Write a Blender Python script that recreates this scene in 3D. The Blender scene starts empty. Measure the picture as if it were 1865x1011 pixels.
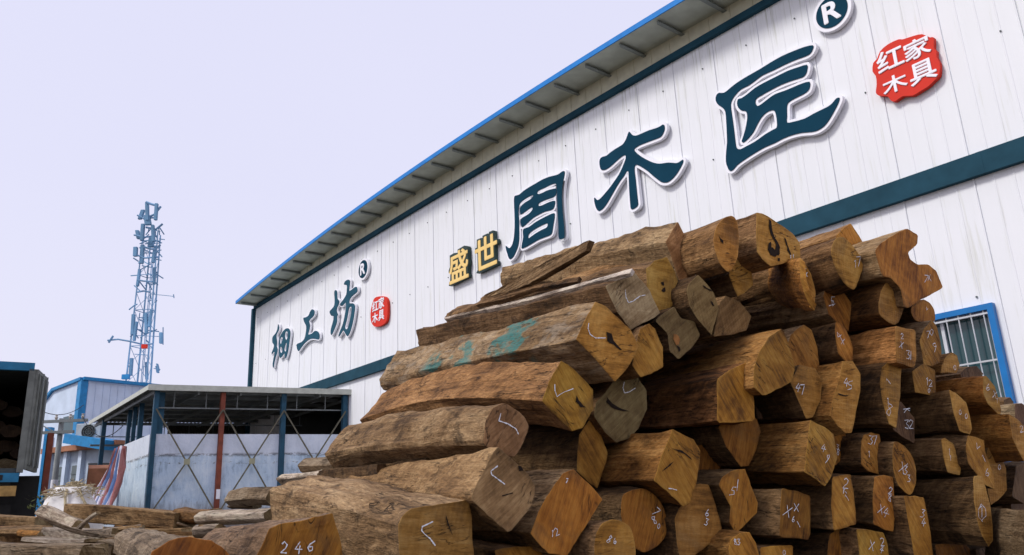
import bpy, bmesh, math, random
from mathutils import Vector, Matrix, noise, geometry
random.seed(7)
sc = bpy.context.scene
COL = sc.collection
# ---------------------------------------------------------------- camera
FPX = 1450.0; CX, CY = 932.5, 505.5; CAM_H = 0.6
def _cv(px, py): return Vector((px-CX, -(py-CY), -FPX))
U_ = _cv(720, -4400).normalized()
F_ = Vector((0, 0, -1)); F_ = (F_ - F_.dot(U_)*U_).normalized()
R_ = F_.cross(U_)
CAMPOS = Vector((0, 0, CAM_H))
def ray(px, py):
    v = _cv(px, py)/FPX
    return Vector((R_.dot(v), F_.dot(v), U_.dot(v)))
def P(px, py, z): return CAMPOS + ray(px, py)*z           # z = depth along the view axis
def PH(px, py, h):                                         # point on the ray at height h
    r = ray(px, py); return CAMPOS + r*((h-CAM_H)/r.z)
cam = bpy.data.cameras.new('camera'); co = bpy.data.objects.new('camera', cam); COL.objects.link(co)
M = Matrix(((R_.x, R_.y, R_.z), (F_.x, F_.y, F_.z), (U_.x, U_.y, U_.z)))
co.matrix_world = Matrix.Translation(CAMPOS) @ M.to_4x4()
cam.sensor_width = 36; cam.sensor_fit = 'HORIZONTAL'; cam.lens = 36*FPX/1865
cam.clip_start = 0.05; cam.clip_end = 2000
sc.camera = co
# ---------------------------------------------------------------- light
SUN_EL, SUN_AZ = 47, -116                                  # azimuth from +Y towards +X
w = bpy.data.worlds.new('World'); sc.world = w; w.use_nodes = True
nt = w.node_tree; nt.nodes.clear()
wo = nt.nodes.new('ShaderNodeOutputWorld'); 
sky = nt.nodes.new('ShaderNodeTexSky'); sky.sky_type = 'NISHITA'; sky.sun_disc = False
sky.sun_elevation = math.radians(SUN_EL); sky.sun_rotation = math.radians(SUN_AZ)
sky.dust_density = 6; sky.air_density = 1.2
b1 = nt.nodes.new('ShaderNodeBackground'); b1.inputs[1].default_value = 0.018
nt.links.new(sky.outputs[0], b1.inputs[0])
b2 = nt.nodes.new('ShaderNodeBackground')                  # the even white cloud cover
tc = nt.nodes.new('ShaderNodeTexCoord'); nz = nt.nodes.new('ShaderNodeTexNoise'); nz.inputs['Scale'].default_value = 1.6
rp = nt.nodes.new('ShaderNodeValToRGB'); rp.color_ramp.elements[0].position = .3; rp.color_ramp.elements[1].position = .75
rp.color_ramp.elements[0].color = (.715, .712, .895, 1); rp.color_ramp.elements[1].color = (.745, .74, .915, 1)
nt.links.new(tc.outputs['Generated'], nz.inputs['Vector']); nt.links.new(nz.outputs[0], rp.inputs[0]); mxs = nt.nodes.new('ShaderNodeMix'); mxs.data_type = 'RGBA'; sxz = nt.nodes.new('ShaderNodeSeparateXYZ'); rz = nt.nodes.new('ShaderNodeValToRGB')
nt.links.new(tc.outputs['Generated'], sxz.inputs[0]); nt.links.new(sxz.outputs[2], rz.inputs[0])
rz.color_ramp.elements[0].position = .0; rz.color_ramp.elements[0].color = (.8, .8, .8, 1); rz.color_ramp.elements[1].position = .38; rz.color_ramp.elements[1].color = (0, 0, 0, 1)
nt.links.new(rz.outputs[0], mxs.inputs[0]); nt.links.new(rp.outputs[0], mxs.inputs[6]); mxs.inputs[7].default_value = (.80, .79, .915, 1)
nt.links.new(mxs.outputs[2], b2.inputs[0])
b2.inputs[1].default_value = 1.0
ad = nt.nodes.new('ShaderNodeAddShader')
nt.links.new(b1.outputs[0], ad.inputs[0]); nt.links.new(b2.outputs[0], ad.inputs[1]); nt.links.new(ad.outputs[0], wo.inputs[0])
sl = bpy.data.lights.new('sun', 'SUN'); sl.energy = 2.35; sl.angle = math.radians(12); sl.color = (1, .965, .91)
so = bpy.data.objects.new('sun', sl); COL.objects.link(so)
sd = Vector((math.sin(math.radians(SUN_AZ))*math.cos(math.radians(SUN_EL)), math.cos(math.radians(SUN_AZ))*math.cos(math.radians(SUN_EL)), math.sin(math.radians(SUN_EL))))
so.rotation_euler = sd.to_track_quat('Z', 'Y').to_euler()
sc.view_settings.view_transform = 'Standard'; sc.view_settings.look = 'None'; sc.view_settings.exposure = 0.0; sc.view_settings.gamma = 1
try: sc.cycles.use_denoising = True
except Exception: pass
# ---------------------------------------------------------------- materials
def mat(name, col, rough=.7, metal=0, noise_amt=.12, nscale=6, bump=.0, bscale=40, spec=.3):
    m = bpy.data.materials.new(name); m.use_nodes = True; t = m.node_tree; p = t.nodes['Principled BSDF']
    p.inputs['Roughness'].default_value = rough; p.inputs['Metallic'].default_value = metal
    p.inputs['Specular IOR Level'].default_value = spec
    c = t.nodes.new('ShaderNodeTexCoord')
    n = t.nodes.new('ShaderNodeTexNoise'); n.inputs['Scale'].default_value = nscale; n.inputs['Detail'].default_value = 6
    t.links.new(c.outputs['Object'], n.inputs['Vector'])
    r = t.nodes.new('ShaderNodeValToRGB'); r.color_ramp.elements[0].position = .3; r.color_ramp.elements[1].position = .7
    a = noise_amt
    r.color_ramp.elements[0].color = (col[0]*(1-a), col[1]*(1-a), col[2]*(1-a), 1)
    r.color_ramp.elements[1].color = (min(1, col[0]*(1+a)), min(1, col[1]*(1+a)), min(1, col[2]*(1+a)), 1)
    t.links.new(n.outputs[0], r.inputs[0]); t.links.new(r.outputs[0], p.inputs['Base Color'])
    if bump:
        n2 = t.nodes.new('ShaderNodeTexNoise'); n2.inputs['Scale'].default_value = bscale; n2.inputs['Detail'].default_value = 5
        t.links.new(c.outputs['Object'], n2.inputs['Vector'])
        b = t.nodes.new('ShaderNodeBump'); b.inputs['Strength'].default_value = bump; b.inputs['Distance'].default_value = .02
        t.links.new(n2.outputs[0], b.inputs['Height']); t.links.new(b.outputs[0], p.inputs['Normal'])
    return m
def N(t, typ, **kw):
    n = t.nodes.new(typ)
    for k, v in kw.items():
        if k in n.inputs: n.inputs[k].default_value = v
        else: setattr(n, k, v)
    return n
def ramp(t, src, stops):
    r = t.nodes.new('ShaderNodeValToRGB'); e = r.color_ramp.elements
    e[0].position = stops[0][0]; e[0].color = (*stops[0][1], 1); e[1].position = stops[-1][0]; e[1].color = (*stops[-1][1], 1)
    for q, c in stops[1:-1]:
        x = e.new(q); x.color = (*c, 1)
    t.links.new(src, r.inputs[0]); return r.outputs[0]
def mixc(t, fac, a, b, mode='MIX'):
    m = t.nodes.new('ShaderNodeMix'); m.data_type = 'RGBA'; m.blend_type = mode
    for s, v in ((0, fac), (6, a), (7, b)):
        if hasattr(v, 'is_output'): t.links.new(v, m.inputs[s])
        elif s == 0: m.inputs[0].default_value = v
        else: m.inputs[s].default_value = (*v, 1)
    return m.outputs[2]
def math_(t, op, a, b=0.0):
    m = t.nodes.new('ShaderNodeMath'); m.operation = op
    for i, v in enumerate((a, b)):
        if hasattr(v, 'is_output'): t.links.new(v, m.inputs[i])
        else: m.inputs[i].default_value = v
    return m.outputs[0]
def jitter_vec(t):
    c = t.nodes.new('ShaderNodeTexCoord'); oi = t.nodes.new('ShaderNodeObjectInfo')
    s = t.nodes.new('ShaderNodeVectorMath'); s.operation = 'SCALE'; s.inputs[0].default_value = (37, 53, 71)
    t.links.new(oi.outputs['Random'], s.inputs['Scale'])
    a = t.nodes.new('ShaderNodeVectorMath'); a.operation = 'ADD'
    t.links.new(c.outputs['Object'], a.inputs[0]); t.links.new(s.outputs[0], a.inputs[1])
    return a.outputs[0], oi, c
def mapped(t, v, scale, rot=(0, 0, 0)):
    m = t.nodes.new('ShaderNodeMapping'); m.inputs['Scale'].default_value = scale; m.inputs['Rotation'].default_value = rot
    t.links.new(v, m.inputs['Vector']); return m.outputs[0]
def noise_(t, v, scale, detail=6, rough=.6, dist=0):
    n = N(t, 'ShaderNodeTexNoise', Scale=scale, Detail=detail, Roughness=rough, Distortion=dist); t.links.new(v, n.inputs['Vector']); return n.outputs[0]
def wood_side(name, dark, mid, lite, bark=.0, paint=None, pale=.0):
    m = bpy.data.materials.new(name); m.use_nodes = True; t = m.node_tree; p = t.nodes['Principled BSDF']
    v, oi, c = jitter_vec(t)
    fib = noise_(t, mapped(t, v, (1.6, 22, 22), (0, 0, .12)), 1.5, 7, .68, .35)
    saw = noise_(t, mapped(t, mapped(t, v, (1, 1, 1), (0, .55, .75)), (13, 2.2, 2.2)), 3.0, 7, .75, .25)
    blo = noise_(t, mapped(t, v, (1.0, 2.6, 2.6)), 1.8, 5, .6, .4)
    fine = noise_(t, mapped(t, v, (8, 30, 30)), 3.5, 5, .7)
    s = math_(t, 'ADD', math_(t, 'MULTIPLY', fib, .30), math_(t, 'MULTIPLY', blo, .44))
    s = math_(t, 'ADD', s, math_(t, 'MULTIPLY', saw, .28))
    col = ramp(t, s, [(.40, dark), (.50, mid), (.61, lite)])
    col = mixc(t, .7, col, ramp(t, fine, [(.33, (.40, .37, .34)), (.67, (1.4, 1.36, 1.3))]), 'MULTIPLY')
    # dark stains and pockets
    st = noise_(t, mapped(t, v, (2.2, 4, 4)), 2.2, 6, .65, .6)
    col = mixc(t, ramp(t, st, [(.56, (0, 0, 0)), (.68, (.75, .75, .75))]), col, tuple(x*.35 for x in dark))
    if pale:
        pl = noise_(t, mapped(t, v, (2.5, 7, 7)), 2.0, 6, .7, .5)
        col = mixc(t, ramp(t, pl, [(.50, (0, 0, 0)), (.62, (pale, pale, pale))]), col, (.50, .44, .35))
    if paint:
        pn = noise_(t, mapped(t, v, (1.2, 2, 2)), 2.6, 4, .6, .3)
        sx = t.nodes.new('ShaderNodeSeparateXYZ'); t.links.new(c.outputs['Object'], sx.inputs[0])
        band = ramp(t, math_(t, 'MULTIPLY', sx.outputs[0], .4), [(.18, (0, 0, 0)), (.22, (1, 1, 1)), (.72, (1, 1, 1)), (.78, (0, 0, 0))])
        edge = mixc(t, 1.0, ramp(t, pn, [(.52, (0, 0, 0)), (.58, (.85, .85, .85))]), band, 'MULTIPLY')
        edge = mixc(t, 1.0, edge, ramp(t, fine, [(.35, (.25, .25, .25)), (.55, (1, 1, 1))]), 'MULTIPLY')
        col = mixc(t, edge, col, paint)
    sk_ = noise_(t, mapped(t, v, (.45, 7, 7)), 1.7, 5, .6, .5)
    sl_ = ramp(t, math_(t, 'ABSOLUTE', math_(t, 'SUBTRACT', sk_, .5)), [(.0, (1, 1, 1)), (.007, (0, 0, 0))])
    sl_ = mixc(t, 1.0, sl_, ramp(t, noise_(t, mapped(t, v, (1.2, 3, 3)), 1.9, 3, .5), [(.47, (0, 0, 0)), (.53, (.9, .9, .9))]), 'MULTIPLY')
    col = mixc(t, sl_, col, tuple(x*.25 for x in dark))
    col = mixc(t, 1.0, col, oi.outputs['Color'], 'MULTIPLY')
    t.links.new(col, p.inputs['Base Color']); p.inputs['Roughness'].default_value = .85; p.inputs['Specular IOR Level'].default_value = .2
    h = math_(t, 'ADD', math_(t, 'MULTIPLY', fib, 1.0), math_(t, 'MULTIPLY', fine, .45+bark))
    h = math_(t, 'ADD', h, math_(t, 'MULTIPLY', saw, .35))
    h = math_(t, 'SUBTRACT', h, math_(t, 'MULTIPLY', ramp(t, st, [(.56, (0, 0, 0)), (.62, (1, 1, 1))]), .3))
    h = math_(t, 'SUBTRACT', h, math_(t, 'MULTIPLY', sl_, .6))
    b = N(t, 'ShaderNodeBump', Strength=1.0, Distance=.026+.02*bark); t.links.new(h, b.inputs['Height']); t.links.new(b.outputs[0], p.inputs['Normal'])
    return m
def wood_end(name, dark, mid, lite, rot=.6):
    m = bpy.data.materials.new(name); m.use_nodes = True; t = m.node_tree; p = t.nodes['Principled BSDF']
    v, oi, c = jitter_vec(t)
    fib = noise_(t, mapped(t, mapped(t, v, (1, 1, 1), (rot, 0, 0)), (5, 24, 2.0)), 1.8, 8, .72, .35)
    blo = noise_(t, v, 4.0, 5, .6, .5)
    fine = noise_(t, mapped(t, mapped(t, v, (1, 1, 1), (rot, 0, 0)), (30, 70, 8)), 3, 5, .75)
    s = math_(t, 'ADD', math_(t, 'MULTIPLY', fib, .45), math_(t, 'MULTIPLY', blo, .55))
    col = ramp(t, s, [(.38, dark), (.49, mid), (.62, lite)])
    col = mixc(t, .6, col, ramp(t, fine, [(.3, (.62, .58, .5)), (.7, (1.25, 1.2, 1.15))]), 'MULTIPLY')
    # faint growth rings round an off-centre heart
    wv = N(t, 'ShaderNodeTexWave', Scale=7.0, Distortion=4.5, Detail=3.0); wv.wave_type = 'RINGS'; wv.rings_direction = 'X'
    wv.inputs['Detail Scale'].default_value = 1.5
    t.links.new(mapped(t, c.outputs['Object'], (1, 1, 1)), wv.inputs['Vector'])
    col = mixc(t, .22, col, ramp(t, wv.outputs[0], [(.1, (.72, .66, .58)), (.7, (1.1, 1.1, 1.1))]), 'MULTIPLY')
    # weathered grey film, stains, and thin dry cracks
    g = noise_(t, v, 3.1, 6, .65, .8)
    col = mixc(t, ramp(t, g, [(.53, (0, 0, 0)), (.7, (.5, .5, .5))]), col, (.12, .075, .038))
    ck = noise_(t, mapped(t, mapped(t, v, (1, 1, 1), (rot+.3, 0, 0)), (1, 9, 1.6)), 1.5, 4, .6, .8)
    line = math_(t, 'ABSOLUTE', math_(t, 'SUBTRACT', ck, .5))
    cm = ramp(t, line, [(.0, (1, 1, 1)), (.010, (0, 0, 0))])
    mk = ramp(t, noise_(t, v, 3.7, 3, .5), [(.54, (0, 0, 0)), (.6, (.95, .95, .95))])
    cm = mixc(t, 1.0, cm, mk, 'MULTIPLY')
    col = mixc(t, cm, col, (.02, .012, .008))
    at = t.nodes.new('ShaderNodeAttribute'); at.attribute_name = 'rim'
    rimn = math_(t, 'ADD', at.outputs['Fac'], math_(t, 'MULTIPLY', math_(t, 'SUBTRACT', noise_(t, v, 9, 5, .7), .5), 1.6))
    col = mixc(t, ramp(t, rimn, [(.55, (0, 0, 0)), (.85, (.3, .3, .3))]), col, mixc(t, ramp(t, noise_(t, v, 2.3, 2, .5), [(.45, (0, 0, 0)), (.55, (1, 1, 1))]), tuple(x*.4 for x in dark), tuple(min(1, x*.8) for x in lite)))
    col = mixc(t, 1.0, col, oi.outputs['Color'], 'MULTIPLY')
    t.links.new(col, p.inputs['Base Color']); p.inputs['Roughness'].default_value = .75; p.inputs['Specular IOR Level'].default_value = .25
    h = math_(t, 'ADD', math_(t, 'MULTIPLY', fib, .8), math_(t, 'MULTIPLY', fine, .25))
    h = math_(t, 'SUBTRACT', h, cm)
    kf = N(t, 'ShaderNodeTexWave', Scale=16.0, Distortion=2.2, Detail=2.0); kf.bands_direction = 'Y'; t.links.new(mapped(t, v, (0, 1, .35), (rot*1.7, 0, 0)), kf.inputs['Vector'])
    h = math_(t, 'ADD', h, math_(t, 'MULTIPLY', kf.outputs[0], .16))
    b = N(t, 'ShaderNodeBump', Strength=.8, Distance=.010); t.links.new(h, b.inputs['Height']); t.links.new(b.outputs[0], p.inputs['Normal'])
    return m
SIDE = {
 'tan': wood_side('tan_wood', (.085, .048, .022), (.275, .170, .082), (.50, .345, .190)),
 'brn': wood_side('brown_wood', (.045, .024, .010), (.20, .110, .046), (.39, .235, .115)),
 'org': wood_side('orange_wood', (.10, .043, .010), (.31, .145, .036), (.47, .26, .085)),
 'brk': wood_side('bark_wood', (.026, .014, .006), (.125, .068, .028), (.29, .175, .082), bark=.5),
 'gry': wood_side('grey_weathered_wood', (.09, .062, .038), (.275, .200, .130), (.47, .38, .28), bark=.1),
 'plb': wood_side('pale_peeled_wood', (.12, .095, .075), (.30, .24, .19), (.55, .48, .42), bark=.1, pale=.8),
 'pnt': wood_side('painted_wood', (.10, .060, .032), (.275, .175, .085), (.48, .345, .205), paint=(.03, .21, .20), pale=.3),
}
END = {
 'org': wood_end('orange_cut_wood', (.15, .058, .008), (.42, .185, .026), (.60, .31, .060)),
 'ylw': wood_end('yellow_cut_wood', (.20, .090, .012), (.46, .225, .040), (.62, .355, .095), rot=1.5),
 'red': wood_end('red_cut_wood', (.14, .045, .006), (.37, .145, .020), (.52, .235, .042), rot=-.4),
 'gry': wood_end('grey_cut_wood', (.12, .080, .036), (.26, .190, .100), (.42, .34, .20), rot=2.2),
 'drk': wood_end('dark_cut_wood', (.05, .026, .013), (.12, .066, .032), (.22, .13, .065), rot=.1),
}
CHALK = mat('white_chalk', (.84, .86, .90), .9, noise_amt=.1, nscale=90)
t = CHALK.node_tree; tr_ = t.nodes.new('ShaderNodeBsdfTransparent'); mx = t.nodes.new('ShaderNodeMixShader'); c = t.nodes.new('ShaderNodeTexCoord')
k_ = ramp(t, noise_(t, c.outputs['Object'], 150, 3, .7), [(.32, (.35, .35, .35)), (.42, (1, 1, 1))])
t.links.new(k_, mx.inputs[0]); t.links.new(tr_.outputs[0], mx.inputs[1]); t.links.new(t.nodes['Principled BSDF'].outputs[0], mx.inputs[2]); t.links.new(mx.outputs[0], t.nodes['Material Output'].inputs[0])
# ---------------------------------------------------------------- object helpers
def link(o, parent=None):
    COL.objects.link(o)
    if parent is not None: o.parent = parent
    return o
def tag(o, label=None, cat=None, group=None, kind=None):
    if label: o['label'] = label
    if cat: o['category'] = cat
    if group: o['group'] = group
    if kind: o['kind'] = kind
    elif cat: o['kind'] = 'thing'
    return o
def empty(name, loc, label, cat, group=None):
    o = bpy.data.objects.new(name, None); o.location = loc; o.empty_display_size = .1; link(o)
    return tag(o, label, cat, group)
def frame(o, origin, X, Y, Z):                            # local axes given in the world
    m = Matrix((X, Y, Z)).transposed().to_4x4(); o.matrix_world = Matrix.Translation(origin) @ m; return o
class MB:
    """collects shapes in world coordinates and links them as ONE mesh"""
    def __init__(s): s.v = []; s.f = []
    def add(s, vs, fs):
        k = len(s.v); s.v += [Vector(x) for x in vs]; s.f += [tuple(i+k for i in f) for f in fs]; return s
    def box(s, c, X, Y, Z):                               # centre and half-axis vectors
        c = Vector(c); vs = [c+a*X+b*Y+d*Z for a in (-1, 1) for b in (-1, 1) for d in (-1, 1)]
        return s.add(vs, [(0, 1, 3, 2), (4, 6, 7, 5), (0, 4, 5, 1), (2, 3, 7, 6), (0, 2, 6, 4), (1, 5, 7, 3)])
    def beam(s, a, b, w_, h_, up=Vector((0, 0, 1))):
        a, b = Vector(a), Vector(b); d = b-a; L = d.length
        if L < 1e-5: return s
        d.normalize(); sx = d.cross(up)
        if sx.length < 1e-3: sx = d.cross(Vector((0, 1, 0)))
        sx.normalize(); u = sx.cross(d).normalized()
        return s.box((a+b)/2, d*(L/2), sx*(w_/2), u*(h_/2))
    def tube(s, pts, r, n=8):
        pts = [Vector(p) for p in pts]; rings = []
        for i, p in enumerate(pts):
            d = (pts[min(i+1, len(pts)-1)]-pts[max(i-1, 0)]).normalized()
            q = d.cross(Vector((0, 0, 1)));  q = q if q.length > 1e-3 else d.cross(Vector((0, 1, 0)))
            q.normalize(); e = d.cross(q)
            rr = r[i] if isinstance(r, (list, tuple)) else r
            rings.append([p+(q*math.cos(2*math.pi*k/n)+e*math.sin(2*math.pi*k/n))*rr for k in range(n)])
        vs = [x for R in rings for x in R]; fs = []
        for i in range(len(pts)-1):
            for k in range(n): fs.append((i*n+k, i*n+(k+1) % n, (i+1)*n+(k+1) % n, (i+1)*n+k))
        fs.append(tuple(range(n))[::-1]); fs.append(tuple((len(pts)-1)*n+k for k in range(n)))
        return s.add(vs, fs)
    def prism(s, poly, ext):                              # planar world polygon, extruded by a vector
        n = len(poly); poly = [Vector(p) for p in poly]
        tr = geometry.tessellate_polygon([poly])
        fs = [tuple(t) for t in tr]+[tuple(i+n for i in t[::-1]) for t in tr]
        fs += [(i, (i+1) % n, (i+1) % n+n, i+n) for i in range(n)]
        return s.add(poly+[p+ext for p in poly], fs)
    def build(s, name, m, parent=None, bevel=0, smooth=False, origin=None):
        me = bpy.data.meshes.new(name)
        o = bpy.data.objects.new(name, me)
        link(o, parent)
        if parent is not None: bpy.context.view_layer.update(); inv = parent.matrix_world.inverted()
        else:
            base = origin if origin is not None else sum(s.v, Vector())/max(1, len(s.v))
            o.location = base; inv = Matrix.Translation(-Vector(base))
        if parent is not None:
            me.from_pydata([inv @ v for v in s.v], [], s.f)
        else: me.from_pydata([inv @ v for v in s.v], [], s.f)
        bm = bmesh.new(); bm.from_mesh(me); bmesh.ops.recalc_face_normals(bm, faces=bm.faces)
        if bevel:
            bmesh.ops.bevel(bm, geom=[e for e in bm.edges if e.calc_face_angle(0) > .6], offset=bevel, segments=1, affect='EDGES')
        bm.to_mesh(me); bm.free(); me.materials.append(m)
        if smooth:
            for p in me.polygons: p.use_smooth = True
        return o
def thing(name, loc, label, cat, group=None):
    e = empty(name, loc, label, cat, group); bpy.context.view_layer.update(); return e
UP = Vector((0, 0, 1))
def flat(v): return Vector((v.x, v.y, 0)).normalized()

# ================================================================ STRUCTURE
M_ground = mat('yard_ground', (.11, .092, .072), .95, noise_amt=.35, nscale=1.2, bump=.6, bscale=12)
g = MB(); n_ = 40
g.add([(-600, -100, 0), (600, -100, 0), (600, 900, 0), (-600, 900, 0)], [(0, 1, 2, 3)])
tag(g.build('ground', M_ground), kind='structure')

# ---- factory wall (gable end with a low arched roof)
EAVE = 7.6+CAM_H
d1 = flat(ray(-260, 985)); WX = -d1; WN = WX.cross(UP).normalized()
r0 = ray(466, 562); WP0 = CAMPOS + r0*(7.6/r0.z); WP0 = Vector((WP0.x, WP0.y, 0))
def wall_sh(px, py, off=0.0):
    r = ray(px, py); t = (WN.dot(WP0-CAMPOS)+off)/WN.dot(r); q = CAMPOS+r*t
    return (q-WP0).dot(WX), q.z
def WW(s, h, o=0.0): return WP0 + WX*s + UP*h + WN*o
def arch(s):                                               # underside of the roof along the wall
    k = (s-13.6)/13.6; return 8.85-.57*k*k
def trimh(s): return 8.30-.13*max(0, (12-s)/12)**1.3-.13*max(0, (s-15)/12)**1.3
S1 = 27.2
M_panel = bpy.data.materials.new('white_sheet_steel'); M_panel.use_nodes = True
t = M_panel.node_tree; p = t.nodes['Principled BSDF']; c = t.nodes.new('ShaderNodeTexCoord')
dr = noise_(t, mapped(t, c.outputs['Object'], (7, .35, 1)), 1.4, 6, .65)
bl = noise_(t, mapped(t, c.outputs['Object'], (.5, .5, 1)), 1.0, 4, .6)
col = ramp(t, dr, [(.28, (.66, .67, .64)), (.43, (.80, .815, .85)), (.8, (.83, .84, .88))])
col = mixc(t, .5, col, ramp(t, bl, [(.3, (.93, .94, .92)), (.7, (1, 1, 1))]), 'MULTIPLY')
# dirt runs that start under the upper trim and fade on the way down
sx = t.nodes.new('ShaderNodeSeparateXYZ'); t.links.new(c.outputs['Object'], sx.inputs[0])
run = noise_(t, mapped(t, c.outputs['Object'], (16, .25, 1)), 2.2, 4, .6)
hgt = ramp(t, math_(t, 'MULTIPLY', sx.outputs[1], .1), [(.73, (0, 0, 0)), (.83, (1, 1, 1))])
rm = mixc(t, 1.0, ramp(t, run, [(.55, (0, 0, 0)), (.66, (.75, .75, .75))]), hgt, 'MULTIPLY')
col = mixc(t, rm, col, (.36, .38, .30))
t.links.new(col, p.inputs['Base Color']); p.inputs['Roughness'].default_value = .5; p.inputs['Specular IOR Level'].default_value = .3
M_cream = mat('cream_sheet_steel', (.60, .58, .44), .6, noise_amt=.1)
M_navy = mat('navy_trim_paint', (.018, .062, .092), .8, noise_amt=.2, nscale=3, spec=.1)
M_bluefascia = mat('bright_blue_fascia_paint', (.0, .19, .58), .45, noise_amt=.12)
M_bluewin = mat('bright_blue_window_paint', (.008, .16, .45), .4, noise_amt=.08)
M_soffit = mat('grey_soffit_sheet', (.46, .50, .44), .7, noise_amt=.15, nscale=3)
M_purlin = mat('dark_purlin_steel', (.10, .12, .12), .6)
M_pur2 = mat('grey_purlin_steel', (.22, .25, .24), .6)
M_roof = mat('roof_sheet', (.30, .36, .42), .5)
M_glass = mat('dark_green_glass', (.02, .065, .075), .12, spec=.6, noise_amt=.2, nscale=1)
M_steelbar = mat('grey_steel_bar', (.55, .57, .60), .4, metal=.2)
M_dark = mat('dark_interior', (.03, .03, .03), .9)
fac = thing('factory_building', WP0, 'long white sheet steel factory with arched roof, navy trim bands and sign characters', 'building')
frame(fac, WP0, WX, UP, WN); bpy.context.view_layer.update()
# window opening
ws1, wh1 = wall_sh(1803, 568); ws1 -= .0; ws0 = ws1-1.75; wh0 = .95; wh1 = 2.70
ss = []
pan = .885; ph = (12.05) % pan
k = 0; s = -0.0
ribs = []
i = 0
x = ph - pan*2
while x < S1:
    if 0.05 < x < S1-.05: ribs.append((x, 1))
    for j in (1, 2, 3):
        y = x + pan*j/4
        if 0.05 < y < S1-.05: ribs.append((y, 0))
    x += pan
prof = [(0, 0)]
for rx, big in sorted(ribs):
    if big: prof += [(rx-.022, 0), (rx-.016, .010), (rx+.0, .010), (rx+.004, -.010), (rx+.010, -.010), (rx+.014, 0)]
    else: prof += [(rx-.016, 0), (rx-.009, .005), (rx+.003, .005), (rx+.010, 0)]
prof.append((S1, 0))
ds0, ds1 = wall_sh(512, 770)[0], wall_sh(630, 770)[0]; dh1 = 4.05
near = lambda v_: any(abs(v_-e_) < .03 for e_ in (ws0, ws1, ds0, ds1))
cuts = sorted([a for a in prof if not near(a[0])]+[(ws0, 0), (ws1, 0), (ds0, 0), (ds1, 0)])
wb = MB()
for (a, oa), (b, ob) in zip(cuts[:-1], cuts[1:]):
    mid = (a+b)/2
    spans = [(0, 'w0'), ('w1', 1)] if ws0 < mid < ws1 else [('d1', 1)] if ds0 < mid < ds1 else [(0, 1)]
    for lo, hi in spans:
        def hh(k, s): return {0: 0.0, 1: arch(s), 'w0': wh0, 'w1': wh1, 'd1': dh1}[k]
        wb.add([WW(a, hh(lo, a), oa), WW(b, hh(lo, b), ob), WW(b, hh(hi, b), ob), WW(a, hh(hi, a), oa)], [(0, 1, 2, 3)])
# screws in rows
def screw_row(h, step, ofs=0):
    s = .3+ofs
    while s < S1-.2:
        wb.box(WW(s, h+random.uniform(-.01, .01), .012), WX*.011, UP*.011, WN*.01); s += step
# side and rear walls so the hall is a closed volume
wb.add([WW(0, 0, 0), WW(0, 0, -40), WW(0, 8.2, -40), WW(0, 8.2, 0)], [(0, 1, 2, 3)])
wb.add([WW(S1, 0, 0), WW(S1, 0, -40), WW(S1, 8.2, -40), WW(S1, 8.2, 0)], [(0, 1, 2, 3)])
wb.add([WW(0, 0, -40), WW(S1, 0, -40), WW(S1, 8.2, -40), WW(0, 8.2, -40)], [(0, 1, 2, 3)])
wb.build('wall', M_panel, fac)
sb = MB()
for hh_, st in ((7.80, .8850), (6.10, .8850), (2.9, .885)):
    s = .3
    while s < S1-.2:
        sb.box(WW(s+random.uniform(-.03, .03), hh_+random.uniform(-.012, .012), .010), WX*.009, UP*.009, WN*.010); s += st
so_ = sb.build('screw_rows', M_purlin, fac)
tb = MB()
for i in range(27):
    a, b = S1*i/27, S1*(i+1)/27; A, B = trimh(a), trimh(b)
    v = [WW(a, A, 0), WW(b, B, 0), WW(b, B+.12, 0), WW(a, A+.12, 0)]; v2 = [q+WN*.09 for q in v]
    tb.add(v+v2, [(4, 5, 6, 7), (0, 4, 7, 3), (1, 2, 6, 5), (3, 7, 6, 2), (0, 1, 5, 4)])
tb.build('upper_trim', M_navy, fac)
tb = MB()
tb.box(WW(S1/2, 4.50, .045), WX*(S1/2), UP*.145, WN*.045)
for i in range(1, 9): tb.box(WW(S1*i/9+.4, 4.50, .091), WX*.03, UP*.1455, WN*.0015)
tb.build('lower_trim', M_navy, fac)
# tympanum in cream between upper trim and roof
cb = MB()
for i in range(54):
    a, b = S1*i/54, S1*(i+1)/54
    cb.add([WW(a, trimh(a)+.10, .022), WW(b, trimh(b)+.10, .022), WW(b, arch(b), .022), WW(a, arch(a), .022)], [(0, 1, 2, 3)])
for s in [ph+pan*k/2 for k in range(60)]:
    if .3 < s < S1-.3 and arch(s) > trimh(s)+.16: cb.box(WW(s, (trimh(s)+.12+arch(s))/2, .028), WX*.008, UP*((arch(s)-trimh(s)-.12)/2), WN*.006)
cb.build('eave_panel', M_cream, fac)
# soffit, roof, fascia
OV = .74; NS = 60; SL = .0; SR = S1
so2 = MB(); rf = MB(); fb = MB()
for i in range(NS):
    a, b = SL+(SR-SL)*i/NS, SL+(SR-SL)*(i+1)/NS
    A, B = arch(a), arch(b)
    so2.add([WW(a, A, OV), WW(b, B, OV), WW(b, B, -.0), WW(a, A, -.0)], [(0, 1, 2, 3)])
    rf.add([WW(a, A+.09, OV), WW(b, B+.09, OV), WW(b, B+.09, -40.5), WW(a, A+.09, -40.5)], [(0, 1, 2, 3)])
    v = [WW(a, A+.0, OV+.003), WW(b, B+.0, OV+.003), WW(b, B+.105, OV+.003), WW(a, A+.105, OV+.003)]
    fb.add(v+[q+WN*.02 for q in v], [(0, 1, 2, 3), (4, 7, 6, 5), (0, 4, 5, 1), (3, 2, 6, 7)])
for s_ in (SL, SR):
    rf.add([WW(s_, arch(s_), OV), WW(s_, arch(s_)+.09, OV), WW(s_, arch(s_)+.09, -40.5), WW(s_, arch(s_), -40.5)], [(0, 1, 2, 3)])
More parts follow.
